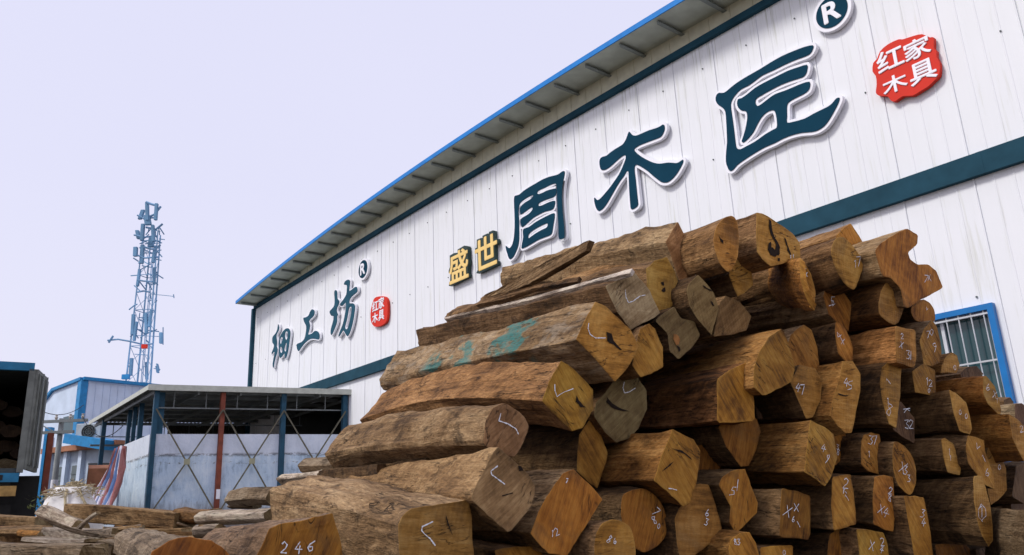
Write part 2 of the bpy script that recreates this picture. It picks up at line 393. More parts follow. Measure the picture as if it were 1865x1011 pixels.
so2.build('soffit', M_soffit, fac); rf.build('roof', M_roof, fac); fb.build('fascia', M_bluefascia, fac)
s = .3
while s < S1:
    pb = MB(); pb.box(WW(s, arch(s)-.04, OV/2-.03), WN*(OV/2-.05), WX*.018, UP*.034); pb.box(WW(s+.03, arch(s)-.070, OV/2-.03), WN*(OV/2-.052), WX*.028, UP*.005)
    pb.build('purlin', M_pur2, fac); s += .91
db_ = MB(); dn_ = 12.0
db_.add([WW(ds0-.05, 0, -.05), WW(ds0-.05, dh1, -.05), WW(ds0-.05, dh1, -dn_), WW(ds0-.05, 0, -dn_)], [(0, 1, 2, 3)]); db_.add([WW(ds1+.05, 0, -.05), WW(ds1+.05, dh1, -.05), WW(ds1+.05, dh1, -dn_), WW(ds1+.05, 0, -dn_)], [(0, 1, 2, 3)])
db_.add([WW(ds0-.05, 0, -dn_), WW(ds1+.05, 0, -dn_), WW(ds1+.05, dh1, -dn_), WW(ds0-.05, dh1, -dn_)], [(0, 1, 2, 3)]); db_.add([WW(ds0-.05, dh1, -.05), WW(ds1+.05, dh1, -.05), WW(ds1+.05, dh1, -dn_), WW(ds0-.05, dh1, -dn_)], [(0, 1, 2, 3)])
db_.build('doorway_shade_box', mat('unlit_hall_shade', (.10, .10, .09), .9), fac)  # box coloured dark to stand for the unlit hall behind the opening
cp = MB(); cp.box(WW(-.05, 4.1, .05), WX*.07, WN*.07, UP*4.08); cp.build('corner_post', M_navy, fac)
# window
wf = MB()
W_ = ws1-ws0
for (a, b, c_, d_) in ((ws0-.07, ws0, wh0-.07, wh1+.07), (ws1, ws1+.07, wh0-.07, wh1+.07)):
    wf.box(WW((a+b)/2, (c_+d_)/2, .03), WX*((b-a)/2), UP*((d_-c_)/2), WN*.05)
for h in (wh0-.035, wh1+.035): wf.box(WW((ws0+ws1)/2, h, .03), WX*(W_/2), UP*.035, WN*.05)
win = wf.build('window', M_bluewin, fac)
ps = MB(); ps.box(WW((ws0+ws1)/2, (wh0+wh1)/2, -.06), WX*(W_/2), UP*((wh1-wh0)/2), WN*.004)
ps.build('pane', M_glass, win)
sf = MB()
for a in (ws0+.02, ws0+W_/3, ws0+2*W_/3, ws1-.02): sf.box(WW(a, (wh0+wh1)/2, -.03), WX*.02, UP*((wh1-wh0)/2), WN*.02)
for h in (wh0+.02, wh1-.02): sf.box(WW((ws0+ws1)/2, h, -.032), WX*(W_/2), UP*.02, WN*.017)
sf.build('frame', mat('white_window_sash', (.6, .62, .66), .4), win)
bb = MB(); a = ws0+.10
while a < ws1-.02:
    bb.tube([WW(a, wh0, .055), WW(a, wh1, .055)], .008, 6); a += .145
for h in (wh0+.04, (wh0+wh1)/2+.27, wh1-.04, wh0+.6): bb.box(WW((ws0+ws1)/2, h, .062), WX*(W_/2), UP*.010, WN*.004)
bb.build('security_bars', M_steelbar, win)

# ================================================================ WALL LETTERING
def cr(poly, crop):                                        # crop coords -> photo pixels
    x0, y0, s = crop; return [(x0+a/s, y0+b/s) for a, b in poly]
K1 = (1290, 70, 3.888); K2 = (910, 300, 5.614); K3 = (1075, 215, 5.616); K4 = (480, 560, 8.425); K5 = (590, 470, 6.315); K6 = (810, 410, 8.427); K7 = (1470, 0, 5.054)
def smooth_poly(p, n=3):
    out = []; m = len(p)
    for i in range(m):
        a, b, c_, d_ = [Vector(p[(i+k) % m]) for k in (-1, 0, 1, 2)]
        for j in range(n):
            t_ = j/n; out.append(.5*((2*b)+(c_-a)*t_+(2*a-5*b+4*c_-d_)*t_*t_+(3*b-a-3*c_+d_)*t_**3))
    return out
def area(p): return sum(p[i].x*p[(i+1) % len(p)].y-p[(i+1) % len(p)].x*p[i].y for i in range(len(p)))/2
def offset(p, d):
    m = len(p); out = []
    for i in range(m):
        a, b = p[i-1], p[(i+1) % m]; t_ = (b-a)
        if t_.length < 1e-6: out.append(p[i]); continue
        t_.normalize(); out.append(p[i]+Vector((t_.y, -t_.x))*d)
    return out
def curve_plate(name, loops, z0, z1, m, parent):
    cu = bpy.data.curves.new(name, 'CURVE'); cu.dimensions = '2D'; cu.fill_mode = 'BOTH'; cu.extrude = (z1-z0)/2
    for L in loops:
        sp = cu.splines.new('POLY'); sp.points.add(len(L)-1); sp.use_cyclic_u = True
        for q, v in zip(sp.points, L): q.co = (v[0], v[1], 0, 1)
    o = bpy.data.objects.new(name, cu); COL.objects.link(o); bpy.context.view_layer.update()
    me = bpy.data.meshes.new_from_object(o.evaluated_get(bpy.context.evaluated_depsgraph_get())); bpy.data.objects.remove(o); bpy.data.curves.remove(cu)
    me.name = name; me.materials.clear(); me.materials.append(m)
    n = bpy.data.objects.new(name, me); link(n, parent); n.location = (0, 0, (z0+z1)/2); return n
M_white = mat('white_sign_edge', (.88, .88, .94), .45, noise_amt=.03)
M_signnavy = mat('navy_sign_face', (.006, .044, .078), .85, noise_amt=.12, nscale=2, spec=.08)
M_signgrey = mat('slate_sign_face', (.022, .085, .13), .8, noise_amt=.2, nscale=3, spec=.1)
M_red = mat('red_sign_face', (.64, .028, .012), .7, noise_amt=.06, nscale=2)
M_gold = mat('gold_sign_face', (.88, .62, .22), .45, noise_amt=.06)
M_dgreen = mat('dark_green_sign_edge', (.02, .045, .04), .5)
def sign_root(name, px, py, label, cat='sign character', group=None):
    s_, h_ = wall_sh(px, py); o = empty(name, (0, 0, 0), label, cat, group); frame(o, WW(s_, h_, 0), WX, UP, WN); bpy.context.view_layer.update(); o['_s'] = s_; o['_h'] = h_; return o
def to_local(o, pts, off): return [Vector((wall_sh(x, y, off)[0]-o['_s'], wall_sh(x, y, off)[1]-o['_h'])) for x, y in pts]
def character(comps, crop, label, halo, face_m, edge_m, off0=.03, off1=.10, group=None, n=3):
    """comps: list of (outer, [holes]) traced in crop coordinates"""
    allp = cr([p for c_, hs in comps for p in c_], crop)
    cx = sum(p[0] for p in allp)/len(allp); cy = sum(p[1] for p in allp)/len(allp)
    o = sign_root('sign_character', cx, cy, label, group=group)
    back = []
    fl = []
    for k, (outer, holes) in enumerate(comps):
        zz = off1-.0015*k
        L = smooth_poly(to_local(o, cr(outer, crop), off1+.012), n)
        if area(L) < 0: L = L[::-1]
        H = []
        for h in holes:
            q = smooth_poly(to_local(o, cr(h, crop), off1+.012), n)
            if area(q) > 0: q = q[::-1]
            H.append(q)
        face = curve_plate('face', [L]+H, off1+.002, off1+.012, face_m, o)
        edge = curve_plate('backing', [offset(L, halo)]+[offset(q, halo) for q in H if abs(area(q)) > (2.5*halo)**2], off0, zz, edge_m, o)
    del o['_s'], o['_h']; return o
def text_glyph(ch, s0, h0, s1, h1, z0, z1, m, parent, bold=.02, name='character', shear=0):
    cu = bpy.data.curves.new(name, 'FONT'); cu.body = ch; cu.size = 1; cu.extrude = .5; cu.shear = shear
    o = bpy.data.objects.new(name, cu); COL.objects.link(o); bpy.context.view_layer.update()
    me = bpy.data.meshes.new_from_object(o.evaluated_get(bpy.context.evaluated_depsgraph_get())); bpy.data.objects.remove(o); bpy.data.curves.remove(cu)
    xs = [v.co.x for v in me.vertices]; ys = [v.co.y for v in me.vertices]
    x0, x1, y0, y1 = min(xs), max(xs), min(ys), max(ys)
    for v in me.vertices:
        v.co = Vector((s0+(v.co.x-x0)/(x1-x0)*(s1-s0), h0+(v.co.y-y0)/(y1-y0)*(h1-h0), z0+(v.co.z+.5)*(z1-z0)))
    k = min(s1-s0, h1-h0)*bold
    bm = bmesh.new(); base = [v.co.copy() for v in me.vertices]
    polys = [tuple(p.vertices) for p in me.polygons]; sh = [(0, 0), (k, 0), (-k, 0), (0, k), (0, -k), (k*.7, k*.7), (-k*.7, k*.7), (k*.7, -k*.7), (-k*.7, -k*.7)]
    V, FF = [], []
    for i, (dx, dy) in enumerate(sh):
        o_ = len(V); V += [(b.x+dx, b.y+dy, b.z-.0006*i) for b in base]; FF += [tuple(j+o_ for j in p) for p in polys]
    bm.free(); me = bpy.data.meshes.new(name); me.from_pydata(V, [], FF)
    me.materials.append(m)
    n = bpy.data.objects.new(name, me); link(n, parent); return n
G = 'raised characters of the factory sign'
# the three big navy characters
character([([(400,140),(425,170),(465,180),(530,155),(600,125),(680,100),(720,80),(742,66),(758,80),(758,120),(742,160),(715,195),(640,225),(560,255),(500,280),(455,310),(450,330),(475,360),(530,400),(600,438),(660,460),(710,466),(760,460),(800,455),(845,458),(885,460),(915,445),(945,425),(948,450),(925,500),(890,560),(850,610),(810,645),(770,660),(730,655),(690,630),(640,590),(590,545),(530,505),(480,478),(455,490),(452,540),(462,620),(472,720),(482,820),(488,885),(470,910),(440,930),(415,928),(408,880),(402,800),(396,700),(392,600),(388,545),(370,545),(345,590),(300,650),(255,725),(215,795),(175,865),(135,920),(95,950),(70,940),(52,900),(40,850),(40,815),(52,822),(72,840),(105,820),(150,770),(200,710),(250,640),(290,580),(320,520),(345,460),(362,410),(358,380),(335,385),(300,410),(250,455),(205,495),(160,525),(125,532),(105,520),(95,480),(93,440),(105,410),(130,395),(165,385),(200,355),(250,320),(300,290),(335,265),(360,225),(378,180),(388,150)], [])],
  K3, 'big navy character 木 with white edge, third of the large sign, shaped like a tree', .05, M_signnavy, M_white, group=G, n=2)
character([([(60,828),(85,848),(105,850),(130,810),(145,740),(152,640),(152,540),(148,440),(145,360),(150,325),(165,315),(200,305),(240,270),(300,230),(370,190),(430,155),(500,125),(580,105),(610,90),(640,68),(662,68),(662,100),(650,160),(640,230),(635,310),(638,400),(645,500),(655,600),(662,690),(662,735),(650,755),(620,764),(605,750),(600,700),(598,600),(592,500),(588,400),(584,300),(582,220),(570,192),(520,205),(460,235),(400,262),(382,285),(390,300),(430,290),(480,265),(530,250),(575,243),(578,275),(570,310),(540,335),(480,355),(420,380),(395,402),(400,422),(440,412),(490,388),(540,370),(565,372),(562,410),(550,445),(520,465),(460,480),(400,510),(340,545),(290,590),(250,625),(225,637),(215,610),(212,575),(225,545),(270,520),(310,490),(335,455),(330,437),(300,450),(260,480),(215,510),(208,490),(207,450),(220,420),(260,385),(310,355),(340,322),(335,310),(300,325),(250,355),(215,385),(200,410),(192,470),(196,560),(198,660),(198,760),(188,830),(165,890),(140,940),(110,965),(92,955),(78,910),(65,870)], []),
  ([(245,655),(300,635),(360,590),(430,550),(500,515),(550,495),(562,510),(555,570),(545,630),(535,690),(515,720),(470,738),(400,765),(340,800),(280,835),(235,855),(222,850),(228,800),(240,740),(235,690)], [[(290,735),(300,705),(340,670),(400,635),(450,610),(485,598),(490,620),(475,645),(430,665),(370,700),(320,735),(295,752)]])],
  K2, 'big navy character 周 with white edge, first of the large sign beside the gold pair', .045, M_signnavy, M_white, group=G, n=2)
character([([(740,48),(738,75),(722,105),(690,125),(620,150),(540,185),(460,225),(380,262),(330,300),(280,335),(230,360),(195,395),(170,430),(158,470),(165,530),(175,600),(185,680),(192,740),(200,775),(225,785),(265,765),(330,730),(400,680),(460,645),(484,630),(485,590),(480,550),(470,515),(448,508),(410,525),(375,560),(345,610),(320,660),(285,705),(250,735),(236,728),(248,690),(262,640),(272,590),(275,545),(265,515),(235,510),(212,490),(203,460),(210,430),(235,422),(275,395),(330,350),(400,310),(480,270),(560,230),(640,202),(697,186),(700,215),(690,250),(665,275),(600,295),(520,325),(450,360),(380,400),(340,425),(332,450),(345,478),(375,465),(420,430),(470,395),(540,370),(600,345),(660,320),(715,306),(718,340),(705,370),(670,395),(610,425),(565,455),(555,490),(556,550),(556,595),(600,590),(680,568),(740,535),(800,505),(850,480),(880,455),(905,425),(928,420),(920,455),(890,515),(855,575),(820,620),(775,650),(730,662),(660,668),(590,685),(530,708),(470,740),(400,770),(330,810),(260,855),(205,895),(175,930),(150,937),(135,910),(124,870),(126,800),(132,740),(130,660),(126,580),(120,520),(100,490),(70,470),(52,440),(55,405),(75,385),(110,385),(150,355),(200,315),(280,265),(360,220),(440,170),(520,125),(600,90),(680,60)], [])],
  K1, 'big navy character 匠 with white edge, last and largest of the sign', .045, M_signnavy, M_white, group=G, n=2)
# small set: three brush characters
character([([(222,255),(238,300),(232,345),(210,390),(195,430),(200,480),(205,540),(200,600),(215,640),(205,700),(185,760),(165,840),(155,915),(142,920),(138,870),(150,790),(165,720),(165,680),(145,690),(125,722),(125,690),(145,640),(160,590),(150,560),(135,540),(132,480),(145,440),(180,400),(205,350),(215,300)], []),
  ([(250,450),(275,400),(310,350),(350,320),(385,325),(408,370),(408,430),(398,500),(388,580),(375,660),(355,740),(335,785),(325,750),(318,700),(290,740),(255,775),(240,750),(235,690),(232,600),(235,520)], [[(345,365),(368,380),(370,430),(360,480),(345,500),(325,450),(330,390)], [(270,455),(295,470),(275,530),(262,570),(250,520),(255,480)], [(330,580),(345,540),(355,560),(348,640),(335,680),(315,650)], [(265,600),(285,640),(285,680),(265,700),(250,660),(250,620)]])],
  K4, 'small slate brush character 细, first of three left of the small red seal', .035, M_signgrey, M_white, off1=.09, group=G, n=2)
character([([(740,28),(775,45),(780,90),(765,130),(725,170),(695,210),(710,260),(705,320),(690,380),(685,415),(740,400),(785,360),(830,370),(855,410),(858,460),(840,492),(790,482),(720,482),(660,520),(610,570),(560,640),(535,670),(515,640),(505,580),(520,555),(580,530),(625,480),(645,400),(655,320),(650,275),(630,240),(615,200),(610,160),(650,150),(690,120),(710,70)], [])],
  K4, 'small slate brush character 工, middle of three left of the small red seal', .035, M_signgrey, M_white, off1=.09, group=G, n=2)
character([([(130,368),(150,385),(152,430),(155,470),(175,495),(165,540),(150,570),(145,610),(160,650),(150,670),(150,730),(130,790),(105,850),(85,885),(75,860),(80,810),(100,740),(112,670),(85,665),(65,630),(70,605),(110,560),(122,510),(120,450),(118,390)], []),
  ([(275,248),(298,265),(292,330),(290,380),(340,345),(370,330),(383,355),(378,390),(330,430),(298,470),(290,520),(330,520),(355,550),(350,620),(338,700),(320,780),(298,850),(270,900),(245,870),(220,830),(195,870),(165,905),(175,860),(215,760),(235,670),(248,590),(250,510),(215,545),(188,548),(188,520),(220,480),(255,420),(262,360),(262,310),(230,305),(240,270)], [[(300,560),(315,565),(310,640),(295,720),(275,800),(252,820),(240,790),(258,720),(275,640),(285,580)]])],
  K5, 'small slate brush character 坊, third of three and nearest the small red seal', .035, M_signgrey, M_white, off1=.09, group=G, n=2)
# registered marks
def registered(px, py, rs, rh, label):
    o = sign_root('registered_mark', px, py, label, 'sign', 'round registered marks on the factory wall')
    el = lambda a, b, dx=0, dy=0: [Vector((a*math.cos(q*math.pi/24)+dx, b*math.sin(q*math.pi/24)+dy)) for q in range(48)]
    curve_plate('backing', [el(rs*1.22, rh*1.22)], .02, .09, M_white, o)
    curve_plate('face', [el(rs, rh)], .092, .10, M_signnavy, o)
    text_glyph('R', -rs*.50, -rh*.60, rs*.50, rh*.62, .102, .112, M_white, o, .05, 'letter')
    del o['_s'], o['_h']
a = wall_sh(1492, 30); b = wall_sh(1552, 20); c_ = wall_sh(1522, 58)
registered(1521, 25, .25, .25, 'large round registered mark with white R above the character 匠')
registered(666.5, 491, .26, .26, 'small round registered mark with white R above the small red seal')
# red seals
def seal(outline, crop, chars, label):
    pts = cr(outline, crop); cx = sum(p[0] for p in pts)/len(pts); cy = sum(p[1] for p in pts)/len(pts)
    o = sign_root('seal_sign', cx, cy, label, 'seal sign', 'red seal signs on the factory wall')
    L = smooth_poly(to_local(o, pts, .09), 2)
    curve_plate('plate', [L], .02, .09, M_red, o)
    for ch, bl_, tr_ in chars:
        (a,), (b,) = to_local(o, cr([bl_], crop), .10), to_local(o, cr([tr_], crop), .10)
        text_glyph(ch, a.x, a.y, b.x, b.y, .092, .104, M_white, o, .022, 'character')
    del o['_s'], o['_h']
seal([(670,475),(740,410),(840,362),(880,362),(980,330),(1060,315),(1130,345),(1165,345),(1165,440),(1190,465),(1190,520),(1220,580),(1215,690),(1170,740),(1120,790),(1040,840),(970,880),(880,885),(810,932),(770,925),(740,885),(660,880),(632,850),(640,780),(632,700),(602,660),(608,580),(645,540)], K7,
  [('红', (662,680), (860,400)), ('家', (912,580), (1108,308)), ('木', (712,888), (900,648)), ('具', (962,800), (1160,515))], 'large red seal sign with four white characters right of the character 匠')
seal([(540,590),(570,480),(600,450),(650,440),(700,445),(728,490),(732,600),(725,700),(700,750),(640,785),(580,788),(545,740),(535,680)], K5,
  [('红', (556,622), (622,480)), ('家', (628,590), (690,440)), ('木', (556,755), (618,620)), ('具', (628,726), (690,585))], 'small red seal sign with four white characters beside the character 坊')
# gold pair on dark edges
def gold(ch, bl_, tr_, outline, label):
    o = sign_root('sign_character', *cr([((bl_[0]+tr_[0])/2, (bl_[1]+tr_[1])/2)], K6)[0], label, 'sign character', G)
    (a,), (b,) = to_local(o, cr([bl_], K6), .12), to_local(o, cr([tr_], K6), .12)
    text_glyph(ch, a.x, a.y, b.x, b.y, .122, .134, M_gold, o, .020, 'face')
    e = .045
    L = smooth_poly(to_local(o, cr(outline, K6), .12), 1)
    curve_plate('backing', [L], .02, .12, M_dgreen, o)
    del o['_s'], o['_h']
gold('盛', (82,912), (352,330), [(62,935),(68,880),(82,860),(85,745),(60,735),(60,700),(80,640),(75,470),(140,430),(195,425),(197,375),(300,315),(345,320),(352,400),(350,480),(365,560),(352,620),(350,740),(362,750),(362,790),(110,920)], 'gold character 盛 with dark edge, lower left one of the gold pair')
gold('世', (480,722), (792,105), [(480,740),(505,690),(500,440),(468,432),(468,360),(490,345),(490,225),(560,195),(578,200),(578,165),(655,128),(675,130),(680,105),(740,80),(750,85),(755,215),(800,205),(805,275),(762,300),(765,540),(800,545),(800,605),(540,730)], 'gold character 世 with dark edge, upper right one of the gold pair')
# ================================================================ THE LOG PILE
random.seed(11)
CR = {'A': (740, 380, 3.16), 'B': (480, 640, 2.726), 'C': (920, 680, 3.055), 'D': (1160, 380, 3.16), 'E': (1480, 380, 3.158),
      'F': (1240, 640, 2.725), 'G': (1520, 640, 2.725), 'H': (400, 640, 2.726), 'L': (0, 820, 3.587), 'P': (0, 0, 1.0), 'T': (0, 620, 2.585)}
AX = ray(-50, 900).normalized()                           # the way the logs point, away from the camera
def zbase(x, y): return 3.3 + 1.4*(x-850)/950 + .8*(950-y)/550
def plane_hit(x, y, p0, n):
    r = ray(x, y); return CAMPOS + r*(n.dot(p0-CAMPOS)/n.dot(r))
def resample(poly, step):
    out = []; m = len(poly)
    for i in range(m):
        a, b = poly[i], poly[(i+1) % m]; k = max(1, int(round((b-a).length/step)))
        for j in range(k): out.append(a.lerp(b, j/k))
    return out
def chaikin(p, q=.14):
    out = []; m = len(p)
    for i in range(m):
        a, b = p[i], p[(i+1) % m]; out += [a.lerp(b, q), a.lerp(b, 1-q)]
    return out
DIG = {'0': [[(.5,0),(.15,.3),(.15,.7),(.5,1),(.85,.7),(.85,.3),(.5,0)]], '1': [[(.3,.8),(.55,1),(.5,0)]], '2': [[(.1,.8),(.4,1),(.8,.8),(.7,.5),(.1,0),(.95,.05)]],
 '3': [[(.1,.95),(.8,.95),(.4,.55),(.85,.35),(.6,.02),(.1,.1)]], '4': [[(.5,1),(.05,.4),(.95,.45)],[(.65,.75),(.55,0)]], '5': [[(.85,1),(.25,.95),(.2,.55),(.7,.55),(.8,.2),(.1,0)]],
 '6': [[(.8,1),(.3,.6),(.15,.2),(.5,0),(.85,.2),(.7,.45),(.2,.35)]], '7': [[(.1,.95),(.9,1),(.4,0)]], '8': [[(.8,.85),(.4,1),(.2,.75),(.75,.35),(.6,.02),(.2,.15),(.3,.45),(.8,.85)]],
 '9': [[(.8,.7),(.4,.6),(.2,.85),(.6,1),(.8,.7),(.6,0)]], 'v': [[(.1,1),(.25,.05),(.95,.45)]], 'x': [[(.1,1),(.9,0)],[(.9,.95),(.1,.1)]], 'u': [[(.1,1),(.2,.2),(.6,.1),(.9,.9)]], '<': [[(.8,1),(.1,.55),(.3,.3),(.95,0)]], 'k': [[(.2,1),(.15,0)],[(.8,.9),(.2,.5),(.9,.05)]], '-': [[(0,.5),(1,.45)]], 'i': [[(.5,1),(.45,0)]]}
def chalk_strokes(txt, cx, cy, h, rot, wr=.62):
    """handwriting in crop pixels: centre, height, rotation in degrees (clockwise on the picture)"""
    out = []; W = len(txt)*wr*h*1.15; a = math.radians(rot)
    for i, ch in enumerate(txt):
        for st in DIG[ch]:
            q = []
            for u, v in st:
                x = (i*wr*1.15+u*wr)*h-W/2; y = (.5-v)*h
                x += random.uniform(-.04, .04)*h; y += random.uniform(-.04, .04)*h
                q.append((cx+x*math.cos(a)-y*math.sin(a), cy+x*math.sin(a)+y*math.cos(a)))
            out.append(q)
    return out
def pair(p, q, c1, step):
    def op(f, *a):
        return f(p, *a), (f(q, *a) if q else None)
    p, q = chaikin(p, c1), (chaikin(q, c1) if q else None)
    if c1 > .18: p, q = chaikin(p, .25), (chaikin(q, .25) if q else None)
    o1, o2 = [], []; m = len(p)
    for i in range(m):
        a, b = p[i], p[(i+1) % m]; k = max(1, int(round((b-a).length/step)))
        for j in range(k):
            o1.append(a.lerp(b, j/k))
            if q: o2.append(q[i].lerp(q[(i+1) % m], j/k))
    return o1, (o2 if q else None)
def loft(name, ring0, Aw, back_c, back_scale, side, parent=None, rough=.02, end_mat=None, seg=.085, bend=0.0, tint=(1, 1, 1), bring=None, bz=None, back_end=True):
    """ring0: world points of the front outline; the body runs to back_c, shrinking to back_scale"""
    n = len(ring0); fc = sum(ring0, Vector())/n; X = back_c-fc; Ln = X.length; X.normalize()
    Y = UP.cross(X).normalized(); Z = X.cross(Y)
    loc = [Vector(((p-fc).dot(X), (p-fc).dot(Y), (p-fc).dot(Z))) for p in ring0]
    ns = max(6, int(Ln/seg)); vs = []; fs = []
    seed = Vector((random.uniform(-99, 99), random.uniform(-99, 99), random.uniform(-99, 99)))
    by, bz_ = random.uniform(-1, 1)*bend, random.uniform(-1, 1)*bend
    bz = bz if bz is not None else bz_
    bloc = [Vector(((p-back_c).dot(X), (p-back_c).dot(Y), (p-back_c).dot(Z))) for p in bring] if bring else None
    bs = back_scale if isinstance(back_scale, (tuple, list)) else (back_scale, back_scale)
    R0 = max(v.length for v in loc)
    for k in range(ns+1):
        t_ = k/ns; e = 1-t_
        for vi, v in enumerate(loc):
            x = v.x*(e**2)+Ln*t_
            s1 = 1+(bs[0]-1)*t_; s2 = 1+(bs[1]-1)*t_
            y, z = v.y*s1, v.z*s2
            if bloc: y, z = v.y*e+bloc[vi].y*t_, v.z*e+bloc[vi].z*t_
            q = Vector((x, y*1.0, z*1.0))
            am = rough*min(1, t_*Ln/.10)*(R0/.2)**.5
            d1_ = noise.noise(Vector((x*1.3, y*4, z*4))+seed)*1.3+noise.noise(Vector((x*3.5, y*14, z*14))+seed)*.7+noise.noise(Vector((x*10, y*36, z*36))+seed)*.5
            rr = Vector((0, y, z)); rl = max(rr.length, 1e-4)
            q += rr/rl*(d1_*am)
            edge = .02*max(0, 1-t_*Ln/.06)
            q.y += by*math.sin(math.pi*t_); q.z += bz*math.sin(math.pi*t_)
            if k == ns: q.x += noise.noise(Vector((0, y*7, z*7))+seed)*.03
            vs.append(q)
    for k in range(ns):
        for i in range(n): fs.append((k*n+i, k*n+(i+1) % n, (k+1)*n+(i+1) % n, (k+1)*n+i))
    me = bpy.data.meshes.new(name); o = bpy.data.objects.new(name, me); link(o, parent)
    me.materials.append(side)
    if back_end:
        tr = geometry.tessellate_polygon([[Vector((v.y, v.z, 0)) for v in vs[ns*n:]]])
        fs += [tuple(i+ns*n for i in t_) for t_ in tr]
        if end_mat: me.materials.append(end_mat)
    me.from_pydata(vs, [], fs)
    bm = bmesh.new(); bm.from_mesh(me); bmesh.ops.recalc_face_normals(bm, faces=bm.faces)
    bm.edges.ensure_lookup_table()
    bm.to_mesh(me); bm.free()
    cnt = ns*n
    for p in me.polygons:
        if len(p.vertices) == 4 and p.index < cnt+10: p.use_smooth = True
        else: p.material_index = 1 if end_mat else 0
    m = Matrix((X, Y, Z)).transposed().to_4x4(); o.matrix_world = Matrix.Translation(fc) @ m
    o.color = (*tint, 1)
    # soften only gently: corners stay crisp
    if hasattr(me, 'set_sharp_from_angle'): me.set_sharp_from_angle(angle=math.radians(17))
    bpy.context.view_layer.update()
    return o, fc, X, Y, Z
def cap(o, ring, m, nrm, lift=.0, tint=(1, 1, 1), name='cut_end'):
    inv = o.matrix_world.inverted(); L = [inv @ (p+nrm*lift) for p in ring]
    c_ = sum(L, Vector())/len(L)
    me = bpy.data.meshes.new(name); m_n = len(L)
    def inset(q, d, lx):
        nn = len(q); out = []; A_2 = sum(q[i].y*q[(i+1) % nn].z-q[(i+1) % nn].y*q[i].z for i in range(nn)); sg = 1 if A_2 > 0 else -1
        for i in range(nn):
            t_ = q[(i+2) % nn]-q[i-2]; l_ = math.hypot(t_.y, t_.z) or 1
            out.append(q[i]+Vector((lx, -t_.z/l_*d*sg, t_.y/l_*d*sg)))
        return out
    i1 = inset(L, .002, -.0012); i2 = inset(i1, .030, 0)
    tr = geometry.tessellate_polygon([[Vector((v.y, v.z, 0)) for v in i2]])
    fs = [tuple(j+2*m_n for j in t_) for t_ in tr]
    for k in (0, 1):
        for i in range(m_n): fs.append((k*m_n+i, k*m_n+(i+1) % m_n, (k+1)*m_n+(i+1) % m_n, (k+1)*m_n+i))
    me.from_pydata(L+i1+i2, [], fs)
    at = me.attributes.new('rim', 'FLOAT', 'POINT')
    for i in range(3*m_n): at.data[i].value = 1.0 if i < 2*m_n else 0.0
    me.materials.append(m); n = bpy.data.objects.new(name, me); link(n, o); n.color = (*tint, 1); return n
def ribbon(o, strokes, p0, nrm, crop, width):
    vs = []; fs = []; inv = o.matrix_world.inverted(); x0, y0, s = crop
    for st in strokes:
        pts = []
        for (ax, ay), (bx, by) in zip(st[:-1], st[1:]):
            k = max(2, int(math.hypot(bx-ax, by-ay)/6))
            for j in range(k):
                u = j/k; pts.append((ax+(bx-ax)*u+random.uniform(-.5, .5), ay+(by-ay)*u+random.uniform(-.5, .5)))
        pts.append(st[-1])
        W = [plane_hit(x0+a/s, y0+b/s, p0, nrm)-AX*0.0055 for a, b in pts]
        base = len(vs)
        for i, q in enumerate(W):
            d = (W[min(i+1, len(W)-1)]-W[max(i-1, 0)])
            sd_ = d.cross(nrm).normalized() if d.length > 1e-6 else Vector((0, 0, 1))
            w_ = width*random.uniform(.35, 1.1)
            vs += [inv @ (q+sd_*w_), inv @ (q-sd_*w_)]
        for i in range(len(W)-1): fs.append((base+2*i, base+2*i+1, base+2*i+3, base+2*i+2))
    me = bpy.data.meshes.new('chalk_mark'); me.from_pydata(vs, [], fs); me.materials.append(CHALK)
    n = bpy.data.objects.new('chalk_mark', me); link(n, o); return n
M_hole = mat('hole_shade', (.018, .010, .006), .95, noise_amt=.5, nscale=30)  # flat dark patches stand in for the shade inside holes and cracks
M_knot = mat('orange_knot_wood', (.30, .13, .035), .8, noise_amt=.3, nscale=25)
def patch(o, ring, nm):
    inv = o.matrix_world.inverted(); L = [inv @ q for q in ring]
    me = bpy.data.meshes.new(nm); me.from_pydata(L, [], [tuple(t_) for t_ in geometry.tessellate_polygon([[Vector((v.y, v.z, 0)) for v in L]])])
    me.materials.append(M_knot if nm == 'knot' else M_hole); link(bpy.data.objects.new(nm, me), o)
PILE = 'rosewood logs stacked in the big pile'
